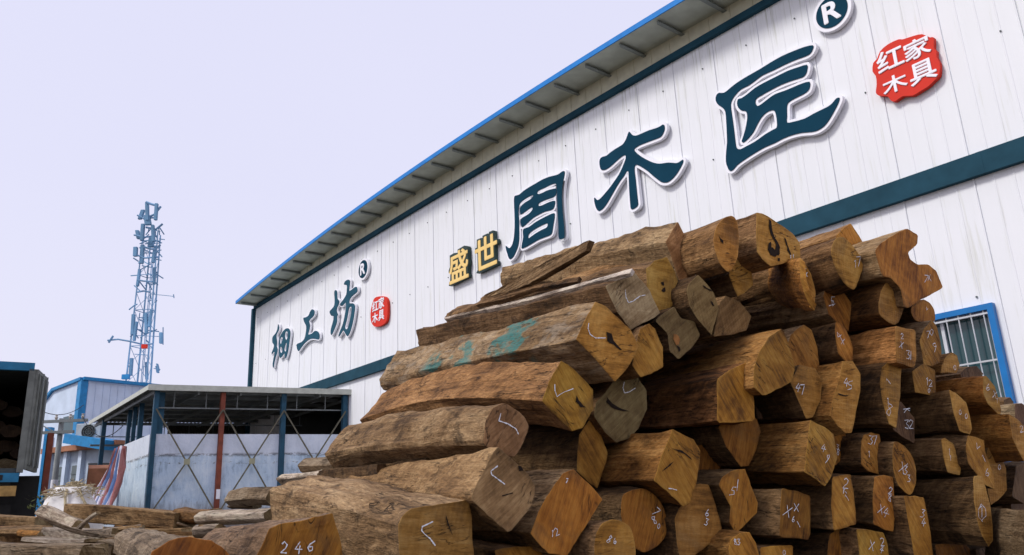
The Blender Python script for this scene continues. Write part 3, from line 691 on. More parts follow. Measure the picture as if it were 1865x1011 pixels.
def log(label, crop, face, side='brn', end='org', dz=0.0, z=None, back=None, L=2.3, taper=.9, chalk=(), tint=1.0, etint=None, bpoly=None, bdz=2.2, bend=0.0, lump=1.0, rough=.02, tilt=0.0, turn=0.0, group=PILE, holes=(), cw=.0030, rnd=.035, name='timber_log'):
    c_ = CR[crop]; px = cr(face, c_); cx = sum(a for a, b in px)/len(px); cy = sum(b for a, b in px)/len(px)
    zz = (z if z is not None else zbase(cx, cy))+dz
    fc = P(cx, cy, zz)
    nrm = AX.copy()
    nrm = (Matrix.Rotation(math.radians(turn), 3, 'Z') @ nrm); nrm = (nrm+UP*math.tan(math.radians(tilt))).normalized()
    ring = [plane_hit(a, b, fc, nrm) for a, b in px]
    fcr = sum(ring, Vector())/len(ring)
    bring = None
    if bpoly:
        c0 = cr(bpoly, c_); bpos = Vector()
        for i_, (a, b) in enumerate(c0): bpos += P(a, b, zz+bdz)
        bpos /= len(c0); ax_ = (bpos-fc).normalized()
        bring = [plane_hit(a, b, bpos, ax_) for a, b in c0]
    ring, bring = pair(ring, bring, rnd, .022)
    ring = [p + (p-fcr).normalized()*(noise.noise(p*9)*.006+noise.noise(p*31)*.004) for p in ring]
    if bpoly: bc = sum(bring, Vector())/len(bring); sc2 = 1
    elif back:
        bx, by, dzb, sc_ = back
        bc = P(cr([(bx, by)], c_)[0][0], cr([(bx, by)], c_)[0][1], zz+dzb)
        sc2 = sc_
    else:
        a = AX + Vector((random.uniform(-.03, .03), random.uniform(-.03, .03), random.uniform(-.02, .02)))
        bc = fc + a.normalized()*L*random.uniform(.92, 1.08); sc2 = taper
    tn = (tint,)*3 if isinstance(tint, (int, float)) else tint
    jj = random.uniform(.92, 1.08); tn = tuple(x*jj*random.uniform(.98, 1.02) for x in tn)
    o, fcx, X, Y, Z = loft(name, ring, AX, bc, sc2, SIDE[side], rough=rough, end_mat=END['gry'], tint=tn, bring=bring, bz=bend)
    tag(o, label, 'log', group)
    et = etint if etint is not None else 1.0
    et = (et,)*3 if isinstance(et, (int, float)) else et
    et = tuple(x*random.uniform(.92, 1.08) for x in et)
    cap(o, ring, END[end], nrm, tint=et)
    for hp, nm in holes:
        hr = [plane_hit(x, y, fc, nrm)-AX*.0045 for x, y in cr(hp, c_)]
        hr = resample(hr, .02); hc = sum(hr, Vector())/len(hr)
        hr = [q+(q-hc).normalized()*noise.noise(q*40)*.012 for q in hr]
        patch(o, hr, nm)
    for q in chalk:
        ribbon(o, chalk_strokes(*q) if isinstance(q[0], str) else [list(q)], fc, nrm, c_, cw*.78 if isinstance(q[0], str) else cw)
    return o
G_ = (1.0, 1.0, 1.0)
# ---- left tiers: long logs whose far ends show against the wall
log('topmost long log of the pile, its sharp ridge rising to a pointed brown end', 'D', [(235,73),(310,215),(350,360),(345,385),(262,460),(225,360),(190,262),(166,195)], 'tan', 'gry', dz=.25, bdz=2.5, bpoly=[(-770,335),(-700,370),(-680,430),(-690,450),(-740,470),(-780,450),(-785,410),(-785,370)], etint=(1.25,.95,.65))
log('log with hexagonal orange end and knot hole, right below the topmost long log', 'A', [(1380,345),(1430,300),(1500,280),(1545,360),(1572,440),(1575,520),(1465,620),(1415,560),(1385,460)], 'brn', 'ylw', dz=.12, bdz=2.4, bpoly=[(225,600),(300,565),(400,545),(440,570),(450,620),(420,660),(300,690),(240,680),(218,635)], holes=[([(1462,425),(1478,420),(1485,440),(1476,448),(1466,440)], 'knot_hole'), ([(1470,458),(1485,455),(1492,478),(1478,488),(1466,475)], 'knot_hole')])
log('log with bright sunlit top strip and grey end chalked with an L', 'A', [(1148,447),(1312,364),(1400,470),(1458,600),(1425,628),(1292,697),(1215,600)], 'brn', 'gry', dz=-.02, bdz=2.5, bpoly=[(52,697),(95,683),(170,720),(220,800),(210,840),(130,850),(75,808)], etint=1.3, chalk=[[(1257,468),(1260,510),(1275,542),(1300,535),(1340,505),(1372,498)]], tint=(.8,.8,.8))
log('thick log with blue green paint smears on its long face', 'A', [(1085,533),(1150,560),(1210,620),(1290,700),(1337,790),(1315,850),(1270,920),(1200,995),(1090,865),(975,752),(1025,650)], 'pnt', 'ylw', dz=-.12, bdz=2.3, bpoly=[(-55,828),(-30,845),(-10,870),(5,920),(10,970),(0,1010),(-20,1040),(-60,1062),(-133,1046),(-155,983),(-105,905)], etint=1.05, chalk=[[(1047,660),(1042,690),(1055,725),(1085,745),(1145,745)]], holes=[([(1150,712),(1178,718),(1190,760),(1215,790),(1240,815),(1225,812),(1190,790),(1152,760)], 'ragged_hole')])
log('short stubby log end tucked right behind the paint smeared log', 'A', [(1345,690),(1400,660),(1432,690),(1475,800),(1480,912),(1350,968),(1300,900),(1320,800)], 'brn', 'org', dz=-.02, L=1.7)
log('log with orange end chalked like a tick, directly under the painted log', 'P', [(1022,657),(1045,672),(1066,692),(1080,710),(1082,745),(1061,780),(1041,786),(1012,757),(987,730),(1000,695)], 'tan', 'org', dz=-.02, bdz=2.1, bend=.075, bpoly=[(705,711),(715,715),(725,725),(738,750),(735,775),(715,792),(690,790),(665,779),(655,765),(682,735)], chalk=[[(1009,700),(1010,712),(1013,723),(1027,714),(1043,708)]], tint=(1.08,.86,.66), holes=[([(1050,722),(1056,735),(1066,742),(1056,741),(1048,732)], 'dark_crack')])
log('rounded brown log with chalk angle on its dark end, third tier from the bottom left', 'B', [(1088,470),(1092,400),(1105,335),(1140,278),(1190,255),(1255,290),(1300,330),(1322,375),(1290,450),(1250,532),(1170,500)], 'tan', 'gry', dz=-.18, bdz=1.9, bend=.025, bpoly=[(298,522),(325,480),(360,430),(395,385),(430,365),(480,385),(520,430),(540,500),(520,580),(460,620),(385,612)], etint=(.95,.78,.55), chalk=[[(1175,308),(1165,345),(1210,360),(1250,385),(1263,412)]], tint=(.92,.90,.86), rnd=.22)
log('log with grey pentagonal end and chalk angle, resting above the biggest lower left log', 'B', [(1160,473),(1230,535),(1310,600),(1345,665),(1345,705),(1325,770),(1220,906),(1130,820),(1025,733),(1065,640),(1110,560)], 'tan', 'gry', dz=-.30, bdz=1.9, bpoly=[(415,600),(460,600),(510,620),(540,650),(540,690),(520,740),(440,780),(400,730),(375,665),(380,640),(395,620)], etint=(1.2,1.10,.88), chalk=[[(1160,568),(1125,595),(1130,612),(1165,638),(1195,660)]], tint=(.95,.90,.80), rnd=.1, holes=[([(1175,715),(1235,700),(1238,705),(1180,722)], 'dark_crack'), ([(1262,568),(1275,575),(1285,590),(1270,585)], 'dark_crack')])
log('biggest lower left log, knotty gnarled side and pale end with chalk angle', 'B', [(672,860),(690,820),(735,782),(850,762),(1020,738),(1034,860),(1042,1020),(1000,1150),(850,1180),(700,1130),(665,980)], 'tan', 'ylw', z=3.05, bdz=1.3, bpoly=[(30,690),(50,675),(120,650),(210,628),(370,618),(390,730),(390,860),(330,980),(200,1010),(70,1000),(45,860)], etint=(.8,.85,.95), chalk=[[(838,845),(785,870),(782,890),(800,910),(825,930),(850,965)]], rough=.030, holes=[([(905,815),(915,850),(938,918),(930,905),(908,855)], 'dark_crack')])
log('log with broad orange end chalked 2 46 at the bottom left of the pile', 'H', [(248,882),(300,858),(400,838),(560,803),(590,880),(608,960),(618,1060),(600,1150),(300,1180),(190,1110),(185,1010),(228,930)], 'gry', 'red', z=2.75, bdz=.9, bpoly=[(-60,905),(-20,880),(80,868),(200,850),(220,900),(230,960),(230,1040),(210,1110),(30,1120),(-80,1060),(-110,1000),(-95,940)], etint=(.95,.88,.9), chalk=[('2', 322, 975, 58, 8), ('4', 395, 978, 62, 5), ('6', 455, 965, 56, 20)], tint=(.8,.7,.6), rough=.02)
log('wide orange log end cut by the lower edge, left of the end chalked 2 46', 'L', [(985,660),(1100,592),(1170,572),(1240,568),(1380,592),(1450,630),(1500,690),(1490,820),(1200,900),(960,860),(950,760)], 'gry', 'red', z=2.5, back=(900,600,1.3,.8), etint=(.85,.80,.85), rough=.02)
# ---- under and right of them
log('grey brown round log end with chalk tick, wedged under the tick marked orange end', 'C', [(492,235),(505,165),(560,110),(600,50),(690,-20),(735,20),(785,95),(792,200),(738,310),(690,365),(620,385),(560,340)], 'brn', 'gry', dz=.22, etint=(.78,.70,.58), chalk=[[(660,48),(652,80),(660,110),(685,105),(722,82)]], holes=[([(560,128),(590,165),(640,195),(690,212),(640,210),(590,190),(560,160)], 'dark_crack')])
log('narrow orange wedge shaped log end in shadow, right of the two chalk angled logs', 'C', [(440,300),(480,245),(530,330),(572,440),(560,500),(512,640),(460,600),(400,545),(402,420),(412,340)], 'brk', 'org', dz=.30, L=1.6, etint=.85)
log('squared orange log whose side and cracked hexagonal end both show, bottom centre', 'C', [(930,312),(1050,368),(1088,430),(1085,505),(1060,620),(1032,722),(990,737),(910,665),(828,595),(860,490),(900,400)], 'org', 'org', dz=-.05, L=2.2, chalk=[[(905,640),(925,642),(952,650)]], etint=.9, tint=.85, holes=[([(925,418),(965,425),(1000,440),(1030,470),(1035,482),(1000,452),(960,434)], 'dark_crack'), ([(935,490),(915,515),(890,535),(870,545),(885,528),(912,505)], 'dark_crack')])
log('smooth orange log end shaped like a kite, left of the round log chalked 86', 'C', [(320,560),(382,530),(460,610),(543,702),(480,800),(345,1012),(240,1005),(190,950),(143,890),(200,740),(262,635)], 'tan', 'red', dz=-.1, L=2.0, chalk=[('1', 262, 892, 40, 5), ('2', 285, 880, 44, -15), ('7', 340, 598, 26, 10)], etint=1.1)
log('round orange log end chalked 68, right of the kite shaped end', 'C', [(640,740),(655,680),(700,648),(780,642),(850,690),(890,760),(905,840),(890,915),(840,970),(770,1002),(700,960),(655,860)], 'brk', 'red', dz=.12, chalk=[('7', 835, 770, 50, 50), ('8', 828, 815, 46, -25), ('0', 852, 850, 30, 10)], rnd=.22)
log('round log end chalked 86 at the lower edge, left of the end chalked 68', 'C', [(492,960),(510,880),(545,830),(600,810),(680,832),(715,900),(728,990),(715,1080),(600,1120),(500,1080)], 'tan', 'ylw', dz=-.12, chalk=[('8', 578, 925, 44, 30), ('6', 607, 932, 32, -10)], etint=(.9,.85,.85), rnd=.22)
log('low brown log top at the bottom edge under the grey pentagonal end', 'C', [(-60,985),(60,958),(150,965),(205,1000),(240,1080),(120,1130),(-40,1120)], 'brn', 'org', dz=.1, L=1.8)
log('flat faced log end chalked 63, below the cracked hexagonal end', 'P', [(1228,945),(1238,925),(1258,887),(1275,880),(1290,884),(1303,915),(1315,962),(1296,990),(1262,1014),(1240,1030),(1232,985)], 'brk', 'ylw', dz=.08, chalk=[('6', 1287, 934, 13, 5), ('3', 1286, 951, 13, 20)], etint=.75, cw=.003)
log('small dark orange log end between the cracked hexagonal end and the pointed one', 'F', [(60,470),(115,455),(165,500),(195,570),(185,640),(160,675),(95,640),(60,580)], 'brk', 'red', dz=.40, etint=.7)
log('pointed orange log end hanging below the big rectangular end', 'F', [(185,375),(240,330),(350,310),(378,340),(397,400),(375,485),(335,568),(298,572),(225,475)], 'brk', 'red', dz=.20, L=1.8, etint=.85)
log('big squared log with upright rectangular end right of the round tick marked end', 'F', [(178,140),(242,88),(346,48),(357,140),(367,345),(180,357)], 'brn', 'org', dz=-.02, L=2.0, tint=(.95,.75,.6), rnd=.06)
log('waisted orange log end chalked 51 in the lower middle', 'F', [(250,592),(318,585),(345,660),(382,752),(376,800),(320,860),(272,902),(242,850),(246,770),(190,665),(205,620)], 'brk', 'red', dz=.05, chalk=[('i', 282, 665, 60, 5), ('5', 257, 695, 46, 20)], etint=1.1)
log('brown squared log end crossed with several chalk figures in the lower middle', 'F', [(500,680),(580,695),(642,718),(642,905),(632,937),(490,922),(494,800)], 'brn', 'red', dz=.0, chalk=[('x', 572, 775, 46, 0), ('x', 528, 795, 60, 20), ('6', 555, 832, 28, 0), ('i', 582, 858, 32, -30)], etint=.65, tint=.75, rnd=.07)
log('large log with horizontal saw lines on its side and end chalked 46', 'F', [(642,342),(700,368),(758,412),(776,530),(748,620),(714,668),(655,625),(612,598),(625,470)], 'org', 'org', dz=-.12, L=2.2, chalk=[('4', 706, 482, 38, 10), ('9', 722, 535, 44, 30)], tint=.72)
log('squarish orange log end chalked 38, half hidden behind the end chalked 46', 'F', [(655,312),(740,318),(812,365),(822,450),(795,540),(770,570),(720,560),(660,420)], 'brk', 'org', dz=.22, chalk=[('3', 775, 475, 26, 10), ('8', 779, 500, 30, 10)], etint=.85)
log('dark cornered log end in the middle of the pile under the cluster of long logs', 'P', [(1383,641),(1400,613),(1426,597),(1441,640),(1448,672),(1440,697),(1390,722),(1372,705),(1373,670)], 'org', 'org', dz=-.08, L=2.1, etint=.85, rnd=.1)
log('log with greyish rounded orange end, right of the dark cornered one', 'P', [(1430,640),(1440,610),(1464,591),(1478,602),(1488,632),(1492,665),(1480,695),(1458,702),(1438,680)], 'tan', 'org', dz=.12, L=1.9, etint=.8)
log('tapering orange log end chalked 47 with its tip pointing down', 'F', [(545,155),(590,65),(668,85),(702,150),(692,245),(655,325),(622,332),(580,240)], 'brk', 'ylw', dz=.02, L=1.7, chalk=[('4', 580, 180, 44, 10), ('7', 602, 190, 50, 0)], etint=.85)
log('tall curved yellow log end chalked 45 left of the tall dark barked one', 'F', [(800,50),(852,45),(892,110),(890,200),(868,310),(848,402),(815,408),(775,370),(742,320),(748,250),(790,120)], 'org', 'ylw', dz=-.02, L=2.0, chalk=[('4', 820, 155, 44, 5), ('5', 838, 170, 44, 5)], holes=[([(778,208),(810,218),(838,216),(812,224),(780,216)], 'dark_crack')])
log('round log with dark ragged bark near the top right of the pile, end chalked 17', 'E', [(103,260),(112,200),(140,168),(182,160),(235,215),(275,275),(292,325),(268,400),(237,474),(180,432),(130,345)], 'brk', 'ylw', dz=-.05, chalk=[('1', 245, 320, 44, 0), ('7', 262, 305, 56, 0)], tint=(1.5,1.4,1.3), rough=.022, rnd=.22)
log('squared log with sharp orange shoulder behind the ragged bark log', 'E', [(130,160),(180,110),(218,83),(262,150),(306,222),(282,285),(230,260)], 'tan', 'org', dz=.38, tint=(1,.82,.65), etint=1.15, rnd=.08)
log('log with deep notch in its end chalked 7 x, highest on the right', 'E', [(358,245),(385,205),(432,172),(485,140),(538,110),(606,150),(602,205),(548,255),(560,290),(602,322),(665,320),(712,360),(732,410),(749,455),(640,515),(530,578),(505,460),(455,400),(400,388),(375,310)], 'tan', 'red', dz=-.02, L=1.9, chalk=[('7', 648, 405, 44, 10), ('x', 668, 400, 40, -10)], etint=1.2, rnd=.12)
log('round log with striped grey brown bark below the notched log', 'E', [(378,560),(388,490),(415,430),(452,398),(495,425),(522,475),(528,540),(515,610),(480,675),(430,655),(385,615)], 'brk', 'ylw', dz=.02, chalk=[('5', 490, 478, 40, 20), ('x', 487, 508, 36, 10)], tint=(2.0,1.7,1.3), rnd=.24, etint=.85, rough=.016)
log('curved slab ended log chalked 5 between the two round bark logs', 'E', [(62,510),(72,450),(95,410),(132,403),(172,470),(222,545),(215,640),(205,703),(150,662),(90,610)], 'tan', 'org', dz=.18, chalk=[('5', 112, 535, 56, 10), ('v', 118, 545, 36, 0)], etint=.85)
log('small round dark log chalked on top, half under the notched log at the right', 'E', [(560,575),(590,540),(640,520),(682,545),(705,600),(705,650),(640,660),(580,640)], 'brk', 'red', dz=.35, rnd=.24, chalk=[('v', 655, 575, 20, 0)])
log('smooth square beam with narrow end chalked 26 31', 'E', [(473,673),(590,700),(598,870),(580,917),(478,882)], 'brn', 'ylw', dz=-.08, L=2.0, chalk=[('2', 512, 735, 32, 5), ('x', 508, 785, 40, 15), ('3', 548, 840, 50, 0), ('i', 562, 845, 46, 0)], tint=(1.25,1.0,.72), rnd=.06)
log('tall rounded log end chalked 70 9 right of the smooth square beam', 'E', [(615,760),(640,690),(688,640),(715,680),(735,760),(742,830),(730,885),(690,905),(640,900)], 'tan', 'org', dz=.16, chalk=[('7', 662, 725, 40, 0), ('0', 682, 712, 36, 0), ('9', 698, 800, 56, 5)], etint=.9)
log('log with mossy ragged end chalked 120 under the square beam at the right', 'G', [(385,100),(440,60),(500,95),(502,226),(455,215),(400,203)], 'brk', 'org', dz=.12, chalk=[('1', 458, 150, 38, 0), ('2', 474, 158, 34, 0), ('0', 466, 195, 22, 0)], etint=.75, L=1.5)
log('little orange log end chalked 0 just left of the barred window', 'E', [(742,900),(760,860),(800,828),(830,845),(845,900),(830,945),(735,945)], 'org', 'ylw', dz=.30, L=1.4, chalk=[('0', 815, 915, 30, 0)])
log('low weathered log lying under the barred window', 'E', [(850,950),(880,915),(945,905),(982,950),(960,990),(860,985)], 'gry', 'drk', dz=.6, L=1.4, tint=(.7,.55,.4))
log('log with orange end chalked 6 beneath the barred window', 'G', [(738,130),(752,122),(795,175),(815,235),(827,292),(820,322),(760,262),(736,200)], 'org', 'ylw', dz=.10, L=2.0, chalk=[('6', 758, 178, 34, 0), ('x', 792, 215, 36, 10), ('1', 805, 245, 26, 0)], tint=(.9,.75,.62), rough=.008)
log('broad brown log with slanted end chalked 10 left of the one beneath the window', 'G', [(568,188),(610,215),(652,255),(672,320),(682,385),(670,413),(620,392),(592,310)], 'brn', 'ylw', dz=.02, L=2.1, chalk=[('0', 620, 302, 24, 0), ('0', 650, 322, 24, 0)], tint=.8)
log('squared log with dark underside and slanted end at the right edge', 'G', [(865,312),(905,335),(945,372),(975,420),(975,520),(940,548),(880,430)], 'org', 'ylw', dz=.05, L=2.0, chalk=[('2', 925, 385, 34, 0)], tint=(.75,.65,.55))
log('tall dark barked log with slim orange end, chalk stroke above an 8', 'G', [(235,82),(268,48),(300,55),(332,78),(322,250),(306,382),(270,362),(240,260),(225,160)], 'brk', 'ylw', dz=-.02, L=2.1, chalk=[('1', 265, 148, 34, -40), ('8', 270, 290, 60, 10), ('1', 262, 245, 30, 0)], tint=1.2, rough=.018)
log('dark brown board like log end chalked 32 under an arrow', 'G', [(328,250),(398,332),(396,458),(330,420),(288,385),(300,300)], 'brk', 'drk', dz=.10, L=1.6, chalk=[('3', 358, 362, 44, 0), ('2', 378, 362, 44, 0), ('k', 355, 295, 36, 80)])
log('narrow pale log end chalked 37 left of the lens shaped end chalked 33', 'G', [(133,445),(145,415),(180,402),(222,412),(232,470),(230,614),(165,595),(132,562)], 'brn', 'org', dz=.10, L=1.8, chalk=[('3', 178, 440, 44, 10), ('7', 198, 440, 44, 0), ('1', 170, 510, 32, 0)], etint=.9, tint=.75)
log('lens shaped orange log end chalked 33', 'G', [(290,470),(302,438),(370,490),(402,560),(406,650),(390,700),(368,717),(312,665),(285,560)], 'brk', 'org', dz=.04, L=1.8, chalk=[('x', 338, 580, 60, 20), ('3', 350, 590, 44, 10), ('3', 366, 630, 36, 0)], rnd=.2)
log('log with slanting yellow end chalked 1 right of the lens shaped end', 'G', [(530,440),(545,430),(592,460),(612,520),(628,580),(622,617),(560,602),(540,520)], 'brk', 'ylw', dz=.06, L=2.0, chalk=[('1', 568, 500, 34, 0), ('1', 572, 528, 26, 0)], tint=1.3)
log('wavy orange log end leaning right below the broad slanted end, chalked 6', 'G', [(650,480),(662,418),(700,425),(742,440),(746,500),(792,620),(792,682),(745,662),(692,590),(665,560)], 'brk', 'org', dz=.05, L=1.7, chalk=[('6', 755, 600, 40, -10), ('1', 738, 530, 36, -20), ('v', 710, 470, 34, 0)])
log('smooth upright log end at the right behind the wavy orange one', 'G', [(755,500),(762,478),(805,474),(850,580),(856,690),(815,735),(775,765),(760,700)], 'brk', 'ylw', dz=.28, L=1.6, etint=.7, chalk=[('0', 815, 575, 26, 0)])
log('log end chalked 21 left of the log with the dark hollow', 'F', [(752,622),(800,612),(842,612),(856,700),(872,858),(815,872),(760,892),(745,760)], 'brn', 'org', dz=-.02, L=1.9, chalk=[('2', 818, 655, 50, 10), ('k', 812, 690, 34, 0), ('1', 822, 725, 36, -30)], etint=.95, tint=.6, rnd=.08)
log('square log with dark hollow in its side and end chalked 82', 'G', [(198,622),(245,615),(290,626),(299,760),(293,895),(240,880),(192,860),(190,720)], 'brn', 'org', dz=.03, L=1.8, chalk=[('8', 272, 728, 36, 0), ('2', 275, 692, 34, 10), ('x', 228, 785, 50, 20), ('4', 255, 800, 50, 20)], etint=.95, tint=.85, rnd=.07)
log('tall narrow log end chalked 34 reaching the bottom edge', 'G', [(343,714),(395,716),(442,726),(458,800),(475,900),(492,1030),(485,1100),(410,1090),(385,950),(365,850)], 'brn', 'org', dz=.0, L=1.8, chalk=[('3', 435, 805, 40, 15), ('4', 440, 850, 40, 10)], tint=.7, rnd=.06)
log('largest low log at the right, dark side and tall slim end with a chalk loop', 'G', [(688,640),(692,618),(732,622),(752,680),(772,755),(785,870),(786,942),(765,972),(735,920),(712,860),(692,750)], 'brk', 'ylw', dz=-.05, L=2.3, chalk=[('0', 730, 800, 84, 0), ('1', 728, 795, 60, 0)], tint=1.0)
log('low squared log end chalked x2 at the bottom under the hollow log', 'G', [(108,882),(175,885),(242,898),(262,960),(272,1040),(250,1110),(130,1090),(120,980)], 'brn', 'org', dz=.02, chalk=[('x', 182, 965, 50, 10), ('2', 235, 945, 40, 0), ('4', 232, 985, 36, 20)], L=1.6, rnd=.07)
log('reddish broken log end at the bottom left of the x2 squared end', 'F', [(740,905),(800,872),(848,880),(850,960),(860,1060),(800,1100),(725,1060),(730,970)], 'brk', 'red', dz=.12, L=1.6, etint=.8)
log('rounded log end chalked 83 at the bottom, left of the low flat one', 'F', [(245,935),(290,900),(342,897),(372,950),(388,1010),(370,1080),(290,1100),(250,1040),(235,980)], 'org', 'org', dz=-.02, chalk=[('8', 268, 945, 30, -10), ('3', 285, 945, 30, 0)], L=1.7)
log('low flat topped log end at the bottom below the chalk crossed end', 'F', [(395,975),(470,962),(556,962),(556,1080),(400,1090)], 'brn', 'org', dz=.08, L=1.6, chalk=[('0', 510, 998, 26, 0)], rnd=.06)
log('log with black ragged hole in its broad orange end, top middle of the pile', 'D', [(688,22),(720,28),(770,55),(850,108),(900,150),(937,200),(938,285),(850,312),(770,333),(722,290),(690,250),(686,110)], 'tan', 'ylw', dz=-.02, L=1.7, tint=(.95,.85,.75), chalk=[('1', 882, 278, 20, 0), ('1', 897, 275, 20, 0)], etint=1.1, holes=[([(757,60),(770,75),(775,120),(782,150),(800,185),(822,225),(820,262),(795,280),(765,268),(752,235),(756,200),(768,190),(770,225),(790,235),(800,215),(785,180),(768,150),(758,110)], 'ragged_hole'), ([(845,170),(855,180),(870,225),(885,262),(880,270),(862,240)], 'dark_crack'), ([(805,282),(820,285),(818,302),(808,300)], 'dark_crack')])
log('oval ended round log left of the one with the black hole', 'D', [(436,190),(448,130),(466,82),(500,52),(540,38),(577,62),(587,180),(580,300),(532,372),(490,335),(462,290)], 'tan', 'ylw', dz=-.08, L=2.0, tint=(.95,.82,.68), etint=1.1, rnd=.24, rough=.016, holes=[([(470,160),(480,175),(497,185),(492,200),(478,188)], 'dark_crack')])
log('orange log end hanging below between the oval end and the black holed end', 'D', [(560,230),(585,198),(636,190),(655,300),(667,440),(628,475),(580,507),(545,430),(530,380)], 'brk', 'ylw', dz=.14, L=1.8, etint=1.0)
log('small dark log end in shadow under the oval ended log', 'D', [(462,380),(500,365),(540,390),(572,495),(540,505),(500,490),(470,450)], 'brk', 'drk', dz=.28, L=1.6, etint=2.0)
log('long log with orange upper side and dark bark below, end chalked 11', 'D', [(935,300),(945,285),(1002,372),(1028,480),(1022,592),(985,540),(960,480),(940,400)], 'org', 'org', dz=-.26, L=2.1, back=(655,440,1.5,.9), chalk=[('4', 962, 345, 36, -10), ('x', 970, 380, 30, 0)], tint=(1.1,.98,.85))
log('leaf shaped brown log end on edge left of the squat pentagonal one', 'D', [(285,470),(300,430),(352,384),(400,430),(442,482),(470,580),(452,650),(430,727),(350,640),(300,560)], 'brk', 'gry', dz=.02, L=1.8, etint=(.82,.66,.5), holes=[([(375,440),(400,455),(425,470),(430,478),(400,465),(378,452)], 'dark_crack'), ([(418,530),(432,540),(442,562),(430,556)], 'dark_crack')])
log('squat pentagonal brown log end below the small dark end', 'D', [(478,540),(510,500),(592,532),(658,622),(630,702),(540,725),(440,738),(455,650)], 'brn', 'gry', dz=.12, L=1.8, etint=(.8,.66,.45))
log('axe head shaped log end with orange knot, left of the leaf shaped end', 'D', [(105,645),(160,600),(215,560),(250,632),(330,650),(364,730),(320,792),(240,872),(190,822),(178,720)], 'brk', 'gry', dz=.05, L=1.8, etint=(.62,.52,.42), rnd=.1, holes=[([(205,715),(225,720),(245,755),(240,785),(222,782),(205,750)], 'knot'), ([(222,790),(245,795),(248,815),(238,822)], 'ragged_hole')])
log('small log with dark rough bark and slanted end chalked 4x', 'E', [(128,700),(132,652),(160,660),(192,700),(220,760),(234,805),(230,872),(190,882),(145,830)], 'brk', 'org', dz=.08, L=1.6, chalk=[('4', 150, 730, 44, -30), ('x', 170, 765, 34, 0)], tint=1.3, rough=.02)
log('big squared beam with light grey weathered side at the lower right corner', 'G', [(1020,800),(1090,830),(1100,1080),(1030,1100)], 'gry', 'gry', z=4.1, back=(800,905,.8,1.0), tint=(.62,.56,.46), rnd=.05)
log('greenish grey stub lying against the wall at the far right', 'G', [(895,262),(930,258),(975,285),(985,350),(940,370),(895,330)], 'gry', 'drk', z=6.6, L=1.0, tint=(.75,.72,.6))
log('dark squared stub behind the greenish grey one at the far right', 'G', [(838,242),(872,228),(888,250),(888,300),(845,302)], 'brn', 'drk', z=6.9, L=.9, tint=.7)
log('dark brown log deep in shade under the slanted log at the right edge', 'G', [(900,570),(960,550),(1000,600),(1000,720),(940,760),(880,720)], 'brk', 'drk', dz=.35, L=1.8)
# ---- long logs showing mostly their sides
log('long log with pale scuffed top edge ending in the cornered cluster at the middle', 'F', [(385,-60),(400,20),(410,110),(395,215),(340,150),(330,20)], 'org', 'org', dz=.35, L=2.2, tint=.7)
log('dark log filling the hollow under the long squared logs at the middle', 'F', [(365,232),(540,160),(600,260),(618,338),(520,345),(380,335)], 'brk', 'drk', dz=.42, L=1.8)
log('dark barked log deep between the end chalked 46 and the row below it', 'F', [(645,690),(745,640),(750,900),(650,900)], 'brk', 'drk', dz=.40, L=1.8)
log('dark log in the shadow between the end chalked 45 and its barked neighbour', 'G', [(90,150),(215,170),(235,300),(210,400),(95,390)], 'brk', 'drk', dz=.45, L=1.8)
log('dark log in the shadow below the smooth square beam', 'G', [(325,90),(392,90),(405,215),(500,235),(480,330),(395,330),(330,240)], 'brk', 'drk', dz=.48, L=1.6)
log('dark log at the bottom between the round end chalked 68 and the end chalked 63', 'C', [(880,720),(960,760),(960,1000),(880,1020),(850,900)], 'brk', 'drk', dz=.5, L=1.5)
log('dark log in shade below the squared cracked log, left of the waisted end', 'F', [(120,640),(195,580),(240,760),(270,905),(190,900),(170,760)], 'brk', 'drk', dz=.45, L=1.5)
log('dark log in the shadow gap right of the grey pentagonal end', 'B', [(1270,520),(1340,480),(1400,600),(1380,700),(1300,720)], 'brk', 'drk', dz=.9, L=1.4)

def bark(label, crop, pts, zf, th, side, tint=1.0, name='bark_slab', group=None):
    """a loose slab: outline in crop pixels with its own distance at every corner"""
    W = [P(*cr([(x, y)], CR[crop])[0], z) for x, y, z in pts]
    c_ = sum(W, Vector())/len(W)
    n = Vector()
    for i in range(len(W)): n += (W[i]-c_).cross(W[(i+1) % len(W)]-c_)
    n.normalize()
    if n.z < 0: n = -n
    W = [w_-n*(w_-c_).dot(n) for w_ in W]
    ring = resample(W, .03); ring = [q+(q-c_).normalized()*noise.noise(q*22)*.014 for q in ring]
    X = (W[0]-c_); X = (X-n*X.dot(n)).normalized(); Y = n.cross(X)
    loc = [Vector(((q-c_).dot(X), (q-c_).dot(Y))) for q in ring]
    bm = bmesh.new(); m = len(loc)
    top = [bm.verts.new((v.x, v.y, th*(.5+.4*noise.noise(Vector((v.x*8, v.y*20, 3)))))) for v in loc]
    bot = [bm.verts.new((v.x, v.y, -th*.5)) for v in loc]
    tr = geometry.tessellate_polygon([[Vector((v.x, v.y, 0)) for v in loc]])
    for t_ in tr: bm.faces.new([top[i] for i in t_]); bm.faces.new([bot[i] for i in t_[::-1]])
    for i in range(m): bm.faces.new((top[i], top[(i+1) % m], bot[(i+1) % m], bot[i]))
    bmesh.ops.recalc_face_normals(bm, faces=bm.faces)
    me = bpy.data.meshes.new(name); bm.to_mesh(me); bm.free(); me.materials.append(SIDE[side])
    o = bpy.data.objects.new(name, me); link(o); o.matrix_world = Matrix.Translation(c_) @ Matrix((X, Y, n)).transposed().to_4x4(); o.color = (tint, tint, tint, 1)
    return tag(o, label, 'bark slab', group)
bark('rough pointed bark slab leaning across the topmost long log', 'A', [(1075,190,4.75),(1030,240,4.75),(900,340,5.0),(780,430,5.3),(600,490,5.7),(420,530,6.1),(415,512,6.15),(600,445,5.75),(800,330,5.3),(950,235,4.95)], 0, .035, 'tan', .85)
